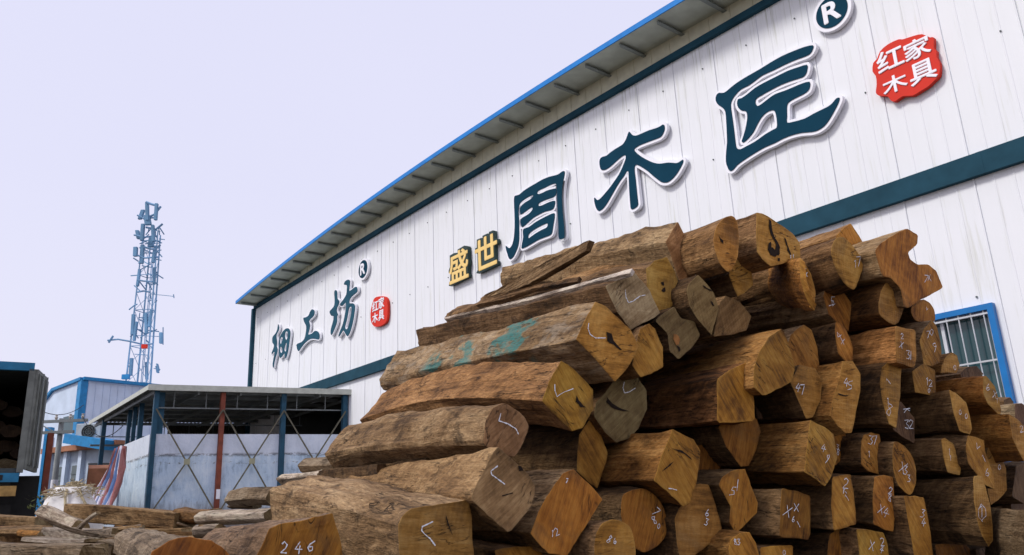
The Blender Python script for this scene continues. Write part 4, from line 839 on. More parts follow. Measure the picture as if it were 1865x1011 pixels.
bark('thin torn bark strip lying flat on the bright edged log', 'A', [(1000,398,4.75),(985,425,4.7),(860,455,4.95),(740,478,5.2),(560,530,5.5),(400,560,5.9),(450,520,5.9),(620,490,5.5),(800,435,5.1),(900,420,4.9)], 0, .03, 'brn', .8)

# logs deep in the stack, seen only as dark ends in the gaps
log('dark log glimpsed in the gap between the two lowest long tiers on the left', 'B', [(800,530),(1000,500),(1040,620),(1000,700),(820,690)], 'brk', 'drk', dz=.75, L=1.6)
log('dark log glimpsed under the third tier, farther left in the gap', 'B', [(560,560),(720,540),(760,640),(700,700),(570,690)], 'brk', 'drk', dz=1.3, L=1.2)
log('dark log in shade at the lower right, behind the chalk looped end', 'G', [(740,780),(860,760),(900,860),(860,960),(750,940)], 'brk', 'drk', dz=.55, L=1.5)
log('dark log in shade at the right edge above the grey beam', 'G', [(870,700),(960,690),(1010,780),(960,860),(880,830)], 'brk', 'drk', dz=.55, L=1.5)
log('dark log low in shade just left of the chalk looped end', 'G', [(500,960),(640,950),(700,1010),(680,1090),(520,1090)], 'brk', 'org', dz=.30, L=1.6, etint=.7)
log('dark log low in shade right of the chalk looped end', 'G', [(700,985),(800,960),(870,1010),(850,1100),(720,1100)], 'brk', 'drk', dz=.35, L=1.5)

bark('pale strip painting sunlight along the top edge of the L marked log', 'A', [(1315,360,4.18),(1290,378,4.15),(1000,462,4.55),(700,536,5.05),(420,602,5.7),(225,640,6.25),(228,632,6.3),(420,588,5.75),(700,518,5.1),(1000,445,4.6)], 0, .025, 'plb', 1.5, 'painted_sun_strip')  # added strip; its pale colour stands for sun on the log's top facet
# ================================================================ LEFT SIDE OF THE YARD
random.seed(23)
M_post = mat('dark_blue_post_paint', (.012, .065, .115), .5, noise_amt=.25, nscale=5)
M_redpost = mat('rust_red_post_paint', (.22, .055, .030), .6, noise_amt=.3, nscale=6)
M_brace = mat('brown_brace_steel', (.13, .12, .085), .6, noise_amt=.3)
M_shedroof = mat('shed_roof_sheet', (.26, .28, .27), .6, noise_amt=.2, nscale=2)
M_gutter = mat('pale_gutter_steel', (.50, .52, .46), .5, noise_amt=.12)
M_truss = mat('truss_steel', (.20, .22, .22), .5)
M_corr = mat('yellowed_sheet', (.38, .37, .25), .6, noise_amt=.15)
# whitewashed concrete with bands of dirt
M_conc = bpy.data.materials.new('whitewashed_concrete'); M_conc.use_nodes = True
t = M_conc.node_tree; p = t.nodes['Principled BSDF']; c = t.nodes.new('ShaderNodeTexCoord')
v = c.outputs['Object']
a_ = noise_(t, v, 1.3, 8, .7, .5); b_ = noise_(t, mapped(t, v, (6, 6, 1.2)), 2.0, 6, .7, .3)
col = ramp(t, math_(t, 'ADD', math_(t, 'MULTIPLY', a_, .6), math_(t, 'MULTIPLY', b_, .4)), [(.36, (.28, .38, .49)), (.47, (.54, .68, .84)), (.60, (.72, .83, .94))])
sz = t.nodes.new('ShaderNodeSeparateXYZ'); t.links.new(v, sz.inputs[0])
zz_ = math_(t, 'ADD', sz.outputs[2], math_(t, 'MULTIPLY', noise_(t, v, 3, 5, .7), .12))
upper = ramp(t, math_(t, 'MULTIPLY', zz_, .25), [(.598, (0, 0, 0)), (.606, (1, 1, 1))])
col = mixc(t, upper, col, mixc(t, .6, col, (.80, .82, .92)))
def dirt_line(h, thr):
    l = math_(t, 'ABSOLUTE', math_(t, 'SUBTRACT', zz_, h))
    k = ramp(t, l, [(.0, (1, 1, 1)), (.055, (0, 0, 0))])
    return mixc(t, 1.0, k, ramp(t, noise_(t, mapped(t, v, (3, 3, 8)), 2.0, 5, .8), [(thr, (0, 0, 0)), (thr+.05, (.85, .85, .85))]), 'MULTIPLY')
col = mixc(t, dirt_line(2.42, .44), col, (.07, .075, .08)); col = mixc(t, dirt_line(2.22, .54), col, (.06, .06, .06))
gr = ramp(t, math_(t, 'ADD', math_(t, 'MULTIPLY', sz.outputs[2], .3), math_(t, 'MULTIPLY', b_, .25)), [(.36, (.8, .8, .8)), (.50, (0, 0, 0))])
col = mixc(t, gr, col, (.16, .11, .07))
t.links.new(col, p.inputs['Base Color']); p.inputs['Roughness'].default_value = .9
bp = N(t, 'ShaderNodeBump', Strength=.6, Distance=.03); t.links.new(noise_(t, v, 9, 8, .7), bp.inputs['Height']); t.links.new(bp.outputs[0], p.inputs['Normal'])

# ---- open shed beside the factory
RH = 4.07
A_ = PH(283, 705, RH); B_ = PH(651, 714, RH); C_ = PH(174, 769, RH)
fd = flat(B_-A_); FL = (B_-A_).length; bd = flat(C_-A_); BL = (C_-A_).length
def SH(u, v_, h): return Vector((A_.x, A_.y, 0)) + fd*u + bd*v_ + UP*h
shed = thing('open_shed', SH(FL/2, 0, 0), 'open lean-to shed with thin flat roof, blue and rust red posts and crossed braces', 'shed')
DB = BL
m_ = MB()
nw = 46
for i in range(nw):                                        # corrugated sheet, thin
    u0, u1 = -.15+(FL+.25)*i/nw, -.15+(FL+.25)*(i+1)/nw; um = (u0+u1)/2
    for a, b, ha, hb in ((u0, um, 0, .035), (um, u1, .035, 0)):
        m_.add([SH(a, -.15, RH+ha), SH(b, -.15, RH+hb), SH(b, DB, RH+hb), SH(a, DB, RH+ha),
                SH(a, -.15, RH+ha-.012), SH(b, -.15, RH+hb-.012), SH(b, DB, RH+hb-.012), SH(a, DB, RH+ha-.012)], [(0, 1, 2, 3), (7, 6, 5, 4), (0, 4, 5, 1), (2, 6, 7, 3)])
m_.build('roof', M_shedroof, shed)
m_ = MB(); m_.box(SH(FL/2, -.16, RH-.03), fd*(FL/2+.2), bd*.012, UP*.075); m_.box(SH(-.17, DB/2, RH-.02), bd*(DB/2+.1), fd*.012, UP*.06); m_.build('edge_trim', M_gutter, shed)
for k in range(8): m_ = MB(); v_ = .25+k*(DB-.4)/7; m_.box(SH(FL/2, v_, RH-.07), fd*(FL/2), bd*.03, UP*.045); m_.build('purlin', M_truss, shed)
def u_at(px): 
    n = bd; r = ray(px, 800); n2 = fd.cross(UP).normalized(); tt = n2.dot(SH(0, 0, 0)-CAMPOS)/n2.dot(r); return ((CAMPOS+r*tt)-SH(0, 0, 0)).dot(fd)
def v_at(px):
    n2 = bd.cross(UP).normalized(); r = ray(px, 800); tt = n2.dot(SH(0, 0, 0)-CAMPOS)/n2.dot(r); return ((CAMPOS+r*tt)-SH(0, 0, 0)).dot(bd)
posts = [(u_at(279), M_post, .11), (u_at(402), M_redpost, .11), (u_at(514), M_post, .12), (u_at(627), M_post, .13)]
for u, m, w_ in posts:
    m_ = MB(); m_.box(SH(u, .02, (RH-.1)/2), fd*(w_/2), bd*(w_/2), UP*((RH-.1)/2)); m_.build('post', m, shed)
for px, w_ in ((187, .12), (217, .10), (226, .10), (237, .12), (270, .16)):
    v_ = v_at(px); m_ = MB(); m_.box(SH(.22 if px > 190 else 0, v_, (RH-.1)/2), fd*(w_/2), bd*(w_/2), UP*((RH-.1)/2)); m_.build('post', M_post, shed)
# truss chord with hangers, front bays
ch = (wall_h := None)
def h_on_front(px, py):
    n2 = fd.cross(UP).normalized(); r = ray(px, py); tt = n2.dot(SH(0, 0, 0)-CAMPOS)/n2.dot(r); return (CAMPOS+r*tt).z
CH = h_on_front(450, 744)
for v_ in (.12, DB*.5, DB-.3):
    m_ = MB(); m_.beam(SH(0, v_, CH), SH(FL, v_, CH), .03, .03)
    u = .5
    while u < FL: m_.beam(SH(u, v_, CH), SH(u, v_, RH-.05), .02, .02); u += .78
    m_.build('truss', M_truss, shed)
m_ = MB(); k = 0
for i in range(6):
    u = FL*i/5; m_.beam(SH(u, 0, RH-.13), SH(u, DB, RH-.13), .05, .08)
m_.build('rafters', M_truss, shed)
WT = h_on_front(330, 790)
us = [p_[0] for p_ in posts]
HB = .85
for a, b in zip(us[:-1], us[1:]):
    for (x0, z0), (x1, z1) in (((a, WT+.62), (b, HB)), ((b, WT+.62), (a, HB))):
        m_ = MB(); m_.beam(SH(x0, -.06, z0), SH(x1, -.06-.02*(x0 > x1), z1), .035, .035); m_.build('brace', M_brace, shed)
    m_ = MB(); q = SH((a+b)/2, -.10, (WT+.62+HB)/2); m_.box(q, fd*.07, bd*.01, UP*.07); m_.build('gusset', M_corr, shed)
m_ = MB(); m_.box(SH(u_at(402), -.055, h_on_front(402, 900)), fd*.045, bd*.006, UP*.12); m_.build('paper_notice', M_white, shed)
# concrete wall
v1 = v_at(229)
cw_ = thing('concrete_wall', SH(FL/2, .2, 0), 'whitewashed stained concrete wall standing inside the open shed', 'wall')
m_ = MB(); m_.box(SH((FL+.12)/2, .18, WT/2), fd*((FL-.12)/2), bd*.1, UP*(WT/2)); m_.build('front_wall', M_conc, cw_)
m_ = MB(); m_.box(SH(.05, .16+v1/2, WT/2-.002), fd*.05, bd*(v1/2), UP*(WT/2)); m_.build('side_wall', M_conc, cw_)
# back and end sheeting of the shed
m_ = MB(); u0 = FL*.42; n = 60
for i in range(n):
    a = u0+(FL-u0)*i/n; b = u0+(FL-u0)*(i+1)/n; c_ = (a+b)/2
    m_.add([SH(a, DB-.1, 0), SH(c_, DB-.16, 0), SH(c_, DB-.16, RH-.1), SH(a, DB-.1, RH-.1)], [(0, 1, 2, 3)])
    m_.add([SH(c_, DB-.16, 0), SH(b, DB-.1, 0), SH(b, DB-.1, RH-.1), SH(c_, DB-.16, RH-.1)], [(0, 1, 2, 3)])
m_.build('back_sheeting', mat('shaded_brown_sheet', (.13, .12, .09), .7, noise_amt=.25), shed)  # sheet colour darkened to carry the shade inside the shed
m_ = MB(); m_.box(SH(FL*.2, DB-.1, 2.7), fd*(FL*.22), bd*.03, UP*.03); m_.box(SH(FL*.2, DB-.1, 3.3), fd*(FL*.22), bd*.03, UP*.03); m_.build('back_rails', M_truss, shed)
for i in range(14):
    pass
u6 = u_at(633); m_ = MB()
for i in range(8):
    a = u6+(FL-u6)*i/8; b = u6+(FL-u6)*(i+1)/8; m_.box(SH((a+b)/2, .10+.012*(i % 2), RH/2-.05), fd*((b-a)/2), bd*.008, UP*(RH/2-.06))
m_.build('corner_sheeting', M_corr, shed)
# ---- far blue and white works building
M_bwhite = mat('bluish_white_sheet', (.58, .68, .82), .6, noise_amt=.10, nscale=1.5)
M_bblue = mat('azure_trim', (.02, .22, .48), .5, noise_amt=.15)
M_terra = mat('terracotta_coping', (.36, .16, .09), .8, noise_amt=.2)
M_shut = mat('grey_shutter', (.14, .17, .18), .6)
zK = 36.0
K_ = P(150, 692, zK); HK = K_.z; K0 = Vector((K_.x, K_.y, 0))
r = PH(262, 703, HK); e1 = flat(r-K_); e2 = Vector((-e1.y, e1.x, 0)); e2 = e2 if e2.x < 0 else -e2
def KH(u, v_, h): return K0+e1*u+e2*v_+UP*h
def k_left(px, py):
    n2 = e2.cross(UP).normalized(); r = ray(px, py); tt = n2.dot(K0-CAMPOS)/n2.dot(r); q = CAMPOS+r*tt; return (q-K0).dot(e2), q.z
bld = thing('works_building', KH(0, 0, 0), 'pale blue sheet metal works building with bright blue corner, behind the open shed', 'building')
(l1, h1), (l2, h2) = k_left(98, 712), k_left(66, 752)
m_ = MB(); m_.prism([KH(0, 0, 0), KH(0, 0, HK), KH(0, l1, h1), KH(0, l2, h2), KH(0, l2+3, h2-1.4), KH(0, l2+3, 0)], e1*14)
m_.build('walls', M_bwhite, bld)
m_ = MB()
for (a, ha), (b, hb) in (((0, HK), (l1, h1)), ((l1, h1), (l2, h2)), ((l2, h2), (l2+3, h2-1.4))):
    m_.beam(KH(-.05, a, ha+.05), KH(-.05, b, hb+.05), .14, .14)
m_.beam(KH(0, -.1, HK+.06), KH(14, -.1, HK+.06), .16, .14); m_.build('roof_edge', M_bblue, bld)
m_ = MB(); m_.box(KH(-.04, .06, HK*.5+1.6), e2*.17, e1*.04, UP*(HK*.5-1.6)); m_.box(KH(.10, -.04, HK*.5+1.6), e1*.14, e2*.04, UP*(HK*.5-1.6)); m_.build('corner_trim', M_bblue, bld)
m_ = MB(); 
for k in range(40): m_.box(KH(.3+k*.34, -.02, HK/2), e1*.015, e2*.012, UP*(HK/2-.05))
m_.build('wall_ribs', M_bwhite, bld)
(wl, wt), (wr, wb_) = k_left(118, 760), k_left(136, 785)
m_ = MB(); m_.box(KH(-.03, (wl+wr)/2, (wt+wb_)/2), e2*abs(wl-wr)/2, e1*.03, UP*abs(wt-wb_)/2); m_.build('window', M_glass, bld)
# low annexe with terracotta edge and two shutters
def Q(px, py, z): return P(px, py, z)
zN = 31.0
n0, n1 = Q(98, 826, zN), Q(196, 818, zN-1.5)
ne = flat(n1-n0); nl = (n1-n0).length; nb = Vector((-ne.y, ne.x, 0)); nb = nb if nb.y > 0 else -nb
def NH(u, v_, h): return Vector((n0.x, n0.y, 0))+ne*u+nb*v_+UP*h
an = thing('low_annexe', NH(nl/2, 0, 0), 'low white annexe with terracotta roof edge and shuttered openings', 'building')
NHh = n0.z
m_ = MB(); m_.box(NH(nl/2+.4, 1.8, NHh/2), ne*(nl/2+.4), nb*1.8, UP*(NHh/2)); m_.build('walls', mat('annexe_plaster', (.42, .50, .60), .8, noise_amt=.15, nscale=2), an)
m_ = MB(); m_.box(NH(nl/2+.3, 1.7, NHh+.08), ne*(nl/2+.6), nb*2.05, UP*.10); m_.build('roof_edge', M_terra, an)
for a, b in ((107, 126), (137, 152)):
    ua = (a-98)/98*nl; ub = (b-98)/98*nl
    m_ = MB(); m_.box(NH((ua+ub)/2, -.02, NHh/2-.2), ne*((ub-ua)/2), nb*.02, UP*(NHh/2-.35))
    for k in range(12): m_.box(NH((ua+ub)/2, -.05, .5+k*.2), ne*((ub-ua)/2), nb*.012, UP*.02)
    m_.build('shutter', M_shut, an)
m_ = MB()
for a in (0.02, nl*.3, nl*.58): m_.box(NH(a, -.08, NHh/2), ne*.10, nb*.08, UP*(NHh/2))
m_.box(NH(-.5, .1, 2.1), ne*.13, nb*.1, UP*2.1)
m_.build('pilasters', M_bwhite, an)
bp_ = MB(); bp_.box(Q(80, 870, 30.5)*1.0, Vector((.12, 0, 0)), Vector((0, .12, 0)), UP*1.9); o = bp_.build('blue_column', M_bblue); tag(o, 'square blue column standing between truck and low annexe', 'column')
# azure awning with air conditioner outdoor unit on top
aw = MB(); q0, q1 = Q(140, 800, 30), Q(214, 812, 29)
aw.beam(q0, q1, 1.1, .35); tag(aw.build('blue_awning', M_bblue), 'bright blue boxed awning under the air conditioner', 'awning')
ac = thing('air_conditioner', Q(165, 800, 29.6), 'outdoor air conditioner unit with round fan on the blue awning', 'air conditioner')
qa = Q(165, 787, 29.6); m_ = MB(); m_.box(qa, Vector((.46, 0, 0)), Vector((0, .18, 0)), UP*.30); m_.build('casing', mat('ac_casing', (.42, .48, .52), .5), ac, bevel=.02)
m_ = MB()
for rr in (.25, .18, .10): m_.tube([qa+Vector((.02+rr*math.cos(x*math.pi/10), -.2, rr*math.sin(x*math.pi/10))) for x in range(21)], .014, 5)
for x in range(8): m_.beam(qa+Vector((.02, -.2, 0)), qa+Vector((.02+.25*math.cos(x*math.pi/4), -.2, .25*math.sin(x*math.pi/4))), .012, .012)
m_.build('fan_grille', M_purlin, ac)
m_ = MB(); m_.tube([qa+Vector((.02, -.184, 0)), qa+Vector((.02, -.19, 0))], .25, 20); m_.build('fan', M_dark, ac)
# ---- utility pole
M_pole = mat('concrete_pole', (.34, .36, .36), .85, noise_amt=.15)
up_ = P(96, 905, 25.0); ub = Vector((up_.x, up_.y, 0)); ut = P(103, 757, 25.0).z
pol = thing('utility_pole', ub, 'grey concrete utility pole with two crossarms and insulators near the truck', 'utility pole')
m_ = MB(); m_.tube([ub, ub+UP*ut], [.10, .075], 12); m_.build('pole', M_pole, pol, smooth=False)
for dz_, ln in ((-.10, 1.0), (-.45, .6)):
    m_ = MB(); m_.box(ub+UP*(ut+dz_)+Vector((-.1, -.14, 0)), Vector((ln, .02, 0)), Vector((0, .04, 0)), UP*.045); m_.build('crossarm', M_truss, pol)
for dx in (-1.0, -.5, .0, .45, .85):
    m_ = MB(); q = ub+UP*(ut-.05)+Vector((dx-.1, -.14, 0)); m_.tube([q, q+UP*.07, q+UP*.10, q+UP*.16], [.03, .055, .03, .045], 8); m_.build('insulator', mat('porcelain', (.5, .45, .4), .3) if dx == -1.0 else bpy.data.materials['porcelain'], pol)
m_ = MB(); m_.beam(ub+UP*(ut-.5)+Vector((.0, -.14, 0)), ub+UP*(ut-.12)+Vector((-.7, -.14, 0)), .03, .03); m_.build('stay', M_truss, pol)
m_ = MB(); m_.tube([ub+UP*1.05+Vector((.0, 0, 0)), ub+UP*1.45], .105, 12); m_.build('red_band', M_red, pol)
m_ = MB(); m_.tube([ub+UP*1.75, ub+UP*2.2], .102, 12); m_.build('white_band', M_white, pol)
def wire(a, b, sag, r_=.012, label='thin black cable strung from the utility pole'):
    pts = [a.lerp(b, i/14)-UP*sag*4*(i/14)*(1-i/14) for i in range(15)]
    m_ = MB(); m_.tube(pts, r_, 5); tag(m_.build('cable', M_dark), label, 'cable')
wire(ub+UP*(ut-.02)+Vector((.7, -.14, .1)), P(224, 775, 24), .5, .012, 'slack cable from the utility pole towards the shed corner')
wire(P(60, 740, 27), P(152, 738, 35), .35, .014, 'cable crossing the pale gable of the works building')
# ---- lattice telecom tower
M_tower = mat('hazed_tower_steel', (.20, .36, .54), .6, noise_amt=.3, nscale=.8)  # tower and antenna colours have the blue of distance haze mixed in
M_ant = mat('hazed_antenna_panel', (.14, .29, .45), .6, noise_amt=.25, nscale=1)
zT = 45.0; tb0 = P(252, 700, zT); TX, TY = tb0.x, tb0.y
def th_(py, px=262): return PH(px, py, 1).z if 0 else (CAMPOS+ray(px, py)*zT).z
TH = th_(376, 281)
twr = thing('telecom_tower', Vector((TX, TY, 0)), 'tall slim steel lattice telecom tower carrying antennas and dishes behind the shed', 'tower')
def TP(cx, cy, h):
    f = h/TH; w_ = .72*(1-f)+.42*f
    return Vector((TX+cx*w_, TY+cy*w_, h))
rnd_ = math.radians(20)
for cx, cy in ((-1, -.5), (1, -.5), (-.55, .9), (.75, .9)):
    m_ = MB(); m_.tube([TP(cx, cy, 0), TP(cx, cy, TH*.97)], [.07, .04], 6); m_.build('leg', M_tower, twr)
corners = [(-1, -.5), (1, -.5), (.75, .9), (-.55, .9)]
lv = [TH*k/17 for k in range(18)]
m_ = MB()
for i, (h0, h1) in enumerate(zip(lv[:-1], lv[1:])):
    for j in range(4):
        a, b = corners[j], corners[(j+1) % 4]
        if i % 2 == 0: m_.beam(TP(*a, h0), TP(*b, h0), .035, .035)
        if i % 3 != 1: m_.beam(TP(*a, h0), TP(*b, h1), .022, .022)
m_.build('lattice', M_tower, twr)
m_ = MB()                                                  # cable ladder
for dx in (.25, .45): m_.beam(TP(.3, -.5, 1)+Vector((dx*.4, 0, 0)), TP(.3, -.5, TH*.9)+Vector((dx*.4, 0, 0)), .04, .04)
for k in range(40): h = 1+k*.42; m_.beam(TP(.3, -.5, h)+Vector((.08, 0, 0)), TP(.3, -.5, h)+Vector((.2, 0, 0)), .025, .025)
m_.build('cable_ladder', M_tower, twr)
def antenna(px, py, hh, w_, kind='panel', dy=0):
    q = CAMPOS+ray(px, py)*zT+Vector((0, dy, 0)); 
    m_ = MB()
    if kind == 'panel': m_.box(q, Vector((w_*.7, 0, 0)), Vector((0, .09, 0)), UP*hh+Vector((random.uniform(-.08, .08), 0, 0)))
    else: m_.tube([q+Vector((0, -.1, 0)), q+Vector((0, .02, 0)), q+Vector((0, .12, 0))], [hh, hh*.9, .05], 14)
    return m_.build('antenna', M_ant, twr, bevel=.02 if kind == 'panel' else 0)
for px, py, hh, w_, k in ((254,388,.28,.15,'p'),(248,425,.26,.15,'p'),(246,458,.28,.16,'p'),(268,385,.55,.13,'p'),(287,388,.50,.12,'p'),(262,425,.50,.14,'p'),(283,428,.50,.12,'p'),(257,462,.55,.15,'p'),(281,463,.5,.12,'p'),(270,402,.3,.25,'p'),(273,440,.28,.22,'p'),
                     (251,505,.5,.10,'p'),(277,500,.5,.10,'p'),(240,590,.6,.13,'p'),(246,603,.55,.10,'p'),(268,590,.6,.12,'p'),(274,580,.5,.10,'p'),(238,668,.5,.12,'p'),(266,675,.5,.10,'p'),(296,617,.32,.12,'p'),(284,672,.2,.09,'p'),(291,670,.2,.06,'p')):
    antenna(px, py, hh, w_, 'panel', random.uniform(-.3, .3))
m_ = MB()
for k in range(70):
    h = TH*random.choice([.97, .93, .88, .84, .80, .75, .66, .62, .35, .22])+random.uniform(-.4, .4); f = h/TH; w_ = .72*(1-f)+.42*f
    q = Vector((TX+random.uniform(-1.3, 1.3)*w_, TY+random.uniform(-1, 1)*w_, h)); d = Vector((random.uniform(-1, 1), random.uniform(-1, 1), random.uniform(-.7, .7))).normalized()*random.uniform(.15, .4)
    m_.beam(q-d, q+d, .05, .05)
m_.build('antenna_brackets', M_ant, twr)
def arm(pts, r_=.05, name='arm'):
    m_ = MB(); m_.tube([CAMPOS+ray(x, y)*zT for x, y in pts], r_, 6); m_.build(name, M_tower, twr)
arm([(266,368),(276,372),(284,374)], .07); arm([(293,376),(282,390),(262,400)], .06); arm([(250,392),(262,398),(285,396)], .05)
arm([(296,408),(284,418),(266,414)], .06); arm([(244,428),(262,432),(286,430)], .05); arm([(292,446),(282,455),(262,450)], .06); arm([(244,462),(262,470),(290,468)], .05)
arm([(250,510),(262,512),(277,513)]); arm([(250,532),(262,530),(273,532)]); arm([(235,564),(245,556),(250,554)], .04); arm([(276,536),(300,538),(317,540)], .018); arm([(316,536),(317,543)], .03)
arm([(196,620),(215,618),(238,622),(262,628),(278,626)], .05); arm([(198,624),(206,612)], .06); arm([(246,611),(292,613)], .02); arm([(297,596),(297,628)], .03); arm([(280,671),(292,673)], .025); arm([(245,645),(270,647)], .025)
arm([(196,708),(262,714),(275,705)], .04, 'platform_rail'); arm([(200,700),(262,704)], .04, 'platform_rail'); arm([(243,470),(252,476)], .04)
q = CAMPOS+ray(272, 635)*zT; m_ = MB(); m_.box(q+Vector((0, -.6, 0)), Vector((.14, 0, 0)), Vector((0, .1, 0)), UP*.11); m_.build('red_box', M_red, twr)
q = CAMPOS+ray(237, 689)*zT; m_ = MB(); m_.box(q+Vector((0, -.5, 0)), Vector((.20, 0, 0)), Vector((0, .1, 0)), UP*.13); m_.build('blue_box', M_bblue, twr)
# ---- truck with open container
M_cont = mat('blue_container_paint', (.02, .16, .30), .6, noise_amt=.25, nscale=4)
M_continn = mat('container_inside_dark_paint', (.055, .065, .065), .8, noise_amt=.3)
M_door = mat('grey_container_door', (.15, .16, .145), .6, noise_amt=.3, nscale=5)
M_yel = mat('worn_yellow_bumper', (.36, .22, .07), .7, noise_amt=.35, nscale=8)
M_rub = mat('black_rubber', (.02, .02, .02), .9)
zc = 17.0; cr_ = P(58, 671, zc); HT = cr_.z; FLr = P(40, 862, zc).z
td = flat(Vector((-.63, 1, 0))); tx = Vector((td.y, -td.x, 0)); T0 = Vector((cr_.x, cr_.y, 0)); WID = 2.42; LEN = 9.0
def TT(x, y, h): return T0 - tx*x + td*y + UP*h
trk = thing('cargo_truck', TT(WID/2, LEN/2, 0), 'truck with its open dark container full of logs, cut off by the left edge', 'truck')
m_ = MB()
for x in (0, WID): m_.box(TT(x, LEN/2, (HT+FLr)/2), tx*.03, td*(LEN/2), UP*((HT-FLr)/2))
m_.box(TT(WID/2, LEN, (HT+FLr)/2), tx*(WID/2), td*.03, UP*((HT-FLr)/2)); m_.box(TT(WID/2, LEN/2, HT), tx*(WID/2+.03), td*(LEN/2), UP*.03); m_.box(TT(WID/2, LEN/2, FLr), tx*(WID/2+.03), td*(LEN/2), UP*.06)
m_.build('container', M_continn, trk)
m_ = MB(); m_.box(TT(WID/2, -.03, HT+.02), tx*(WID/2+.05), td*.06, UP*.085); m_.build('top_rail', M_cont, trk)
for x in (-.02, WID+.02): m_ = MB(); m_.box(TT(x, -.02, (HT+FLr)/2-.03), tx*.06, td*.07, UP*((HT-FLr)/2)); m_.build('corner_post', M_door, trk)
dd = flat(td*1.0+tx*.20)
m_ = MB(); dn = Vector((dd.y, -dd.x, 0)); c0 = TT(-.10, -.08, (HT+FLr)/2); m_.box(c0+dd*.58, dd*.58, dn*.03, UP*((HT-FLr)/2-.03))
for k in range(5): m_.box(c0+dd*(.12+.23*k)+dn*.04, dd*.05, dn*.02, UP*((HT-FLr)/2-.12))
door = m_.build('door', M_door, trk)
for k in (.35, .8): m_ = MB(); m_.tube([c0+dd*k+dn*.08-UP*1.0, c0+dd*k+dn*.08+UP*1.0], .018, 6); m_.build('lock_rod', M_truss, door)
m_ = MB(); q = TT(-.55, 1.5, FLr+.25); m_.box(q, tx*.06, td*.3, UP*.66); m_.build('side_board', M_redpost, trk)
m_ = MB(); m_.box(TT(WID/2, -.05, FLr-.13), tx*(WID/2+.02), td*.05, UP*.09); m_.build('rear_sill', M_cont, trk)
for x in (.35, .75): m_ = MB(); m_.box(TT(x, -.11, FLr-.13), tx*.09, td*.01, UP*.05); m_.build('lamp', M_dark, trk)
m_ = MB(); m_.box(TT(WID/2, -.12, FLr-.40), tx*(WID/2), td*.06, UP*.10); m_.build('bumper', M_yel, trk)
m_ = MB(); 
for x in (.7, 1.7): m_.box(TT(x, LEN/2, FLr-.28), tx*.08, td*(LEN/2-.2), UP*.14)
m_.box(TT(WID/2, .6, FLr-.6), tx*(WID/2-.1), td*.08, UP*.12); m_.build('chassis', M_rub, trk)
for y in (1.6, 2.9, 7.2):
    for x in (.18, .50, WID-.50, WID-.18):
        q = TT(x, y, .52); w_ = MB(); w_.tube([q-tx*.13, q-tx*.11, q+tx*.11, q+tx*.13], [.44, .52, .52, .44], 24); wo_ = w_.build('wheel', M_rub, trk)
        w_ = MB(); w_.tube([q-tx*.135, q+tx*.135], .27, 16); w_.build('rim', M_truss, wo_)
for x in (.42, WID-.42): m_ = MB(); m_.box(TT(x, .75, .82), tx*.36, td*.012, UP*.50); m_.build('mudflap', M_rub, trk)
m_ = MB(); m_.box(TT(-.16, 1.2, 1.08), tx*.26, td*.3, UP*.72); m_.build('side_guard', M_rub, trk)
m_ = MB(); m_.box(TT(WID/2, .35, FLr-.75), tx*(WID/2-.05), td*.05, UP*.09); m_.box(TT(WID/2, 1.0, 1.0), tx*(WID/2-.05), td*.05, UP*.55); m_.build('underrun_frame', M_rub, trk)
# logs inside the truck
TL = 'logs loaded inside the truck container'
def simple_log(label, fc, ax, w_, h_, L, side='brn', end='gry', tint=1.0, et=1.0, sides=6, taper=.9, group=None, rough=.02, name='timber_log', skew=.15, flat_top=False):
    ax = ax.normalized(); Y = UP.cross(ax).normalized(); Z = ax.cross(Y)
    ph = random.uniform(0, 6.28); ring = []
    for k in range(sides):
        a = ph+2*math.pi*k/sides+random.uniform(-skew, skew); m = random.uniform(.9, 1.08)
        if sides == 4: a = math.pi/4+math.pi/2*k+random.uniform(-skew, skew)*.4; m = 1.25*random.uniform(.95, 1.03)
        ring.append(fc+Y*(math.cos(a)*w_*m)+Z*(math.sin(a)*h_*m))
    ring = chaikin(ring, .12 if sides > 4 else .06); ring = resample(ring, max(.03, min(w_, h_)/5))
    jj = random.uniform(.92, 1.08); tn = (tint*jj, tint*jj*.98, tint*jj*.92)
    o, *_ = loft(name, ring, ax, fc+ax*L, taper, SIDE[side], rough=rough, end_mat=END[end], tint=tn, bend=.02)
    tag(o, label, 'offcut' if name == 'wood_offcut' else 'log', group); cap(o, ring, END[end], ax, tint=(et,)*3); return o
tl = [(10,852,.30,'thick pale log end resting low at the right of the truck load',1.6,.20),(-18,820,.28,'dark log lying second from below in the truck container',.9,.18),(14,812,.26,'dark flat log above the pale thick one in the truck',.7,.14),(20,785,.25,'dark log at the middle height of the truck load, right side',.7,.15),(-12,778,.28,'dark log in the middle of the truck load, left side',.6,.16),(22,750,.22,'upper dark log at the right in the truck container',.5,.14),(-8,738,.26,'topmost dark log of the load inside the truck',.5,.15),(36,826,.2,'small dark log beside the right wall of the container',.7,.13),(-40,850,.3,'low dark log cut by the left picture edge inside the truck',.8,.2)]
for i, (px, py, w_, lb, et, h_) in enumerate(tl):
    q = P(px, py, zc+.9+.15*(i % 3)); simple_log(lb, q, td, w_, h_, 3.2, 'brk' if i else 'gry', 'gry' if i == 0 else 'drk', tint=.35 if i else .8, et=et*.5, group=TL, sides=7)  # low tints put the container's inner shade into the log colours
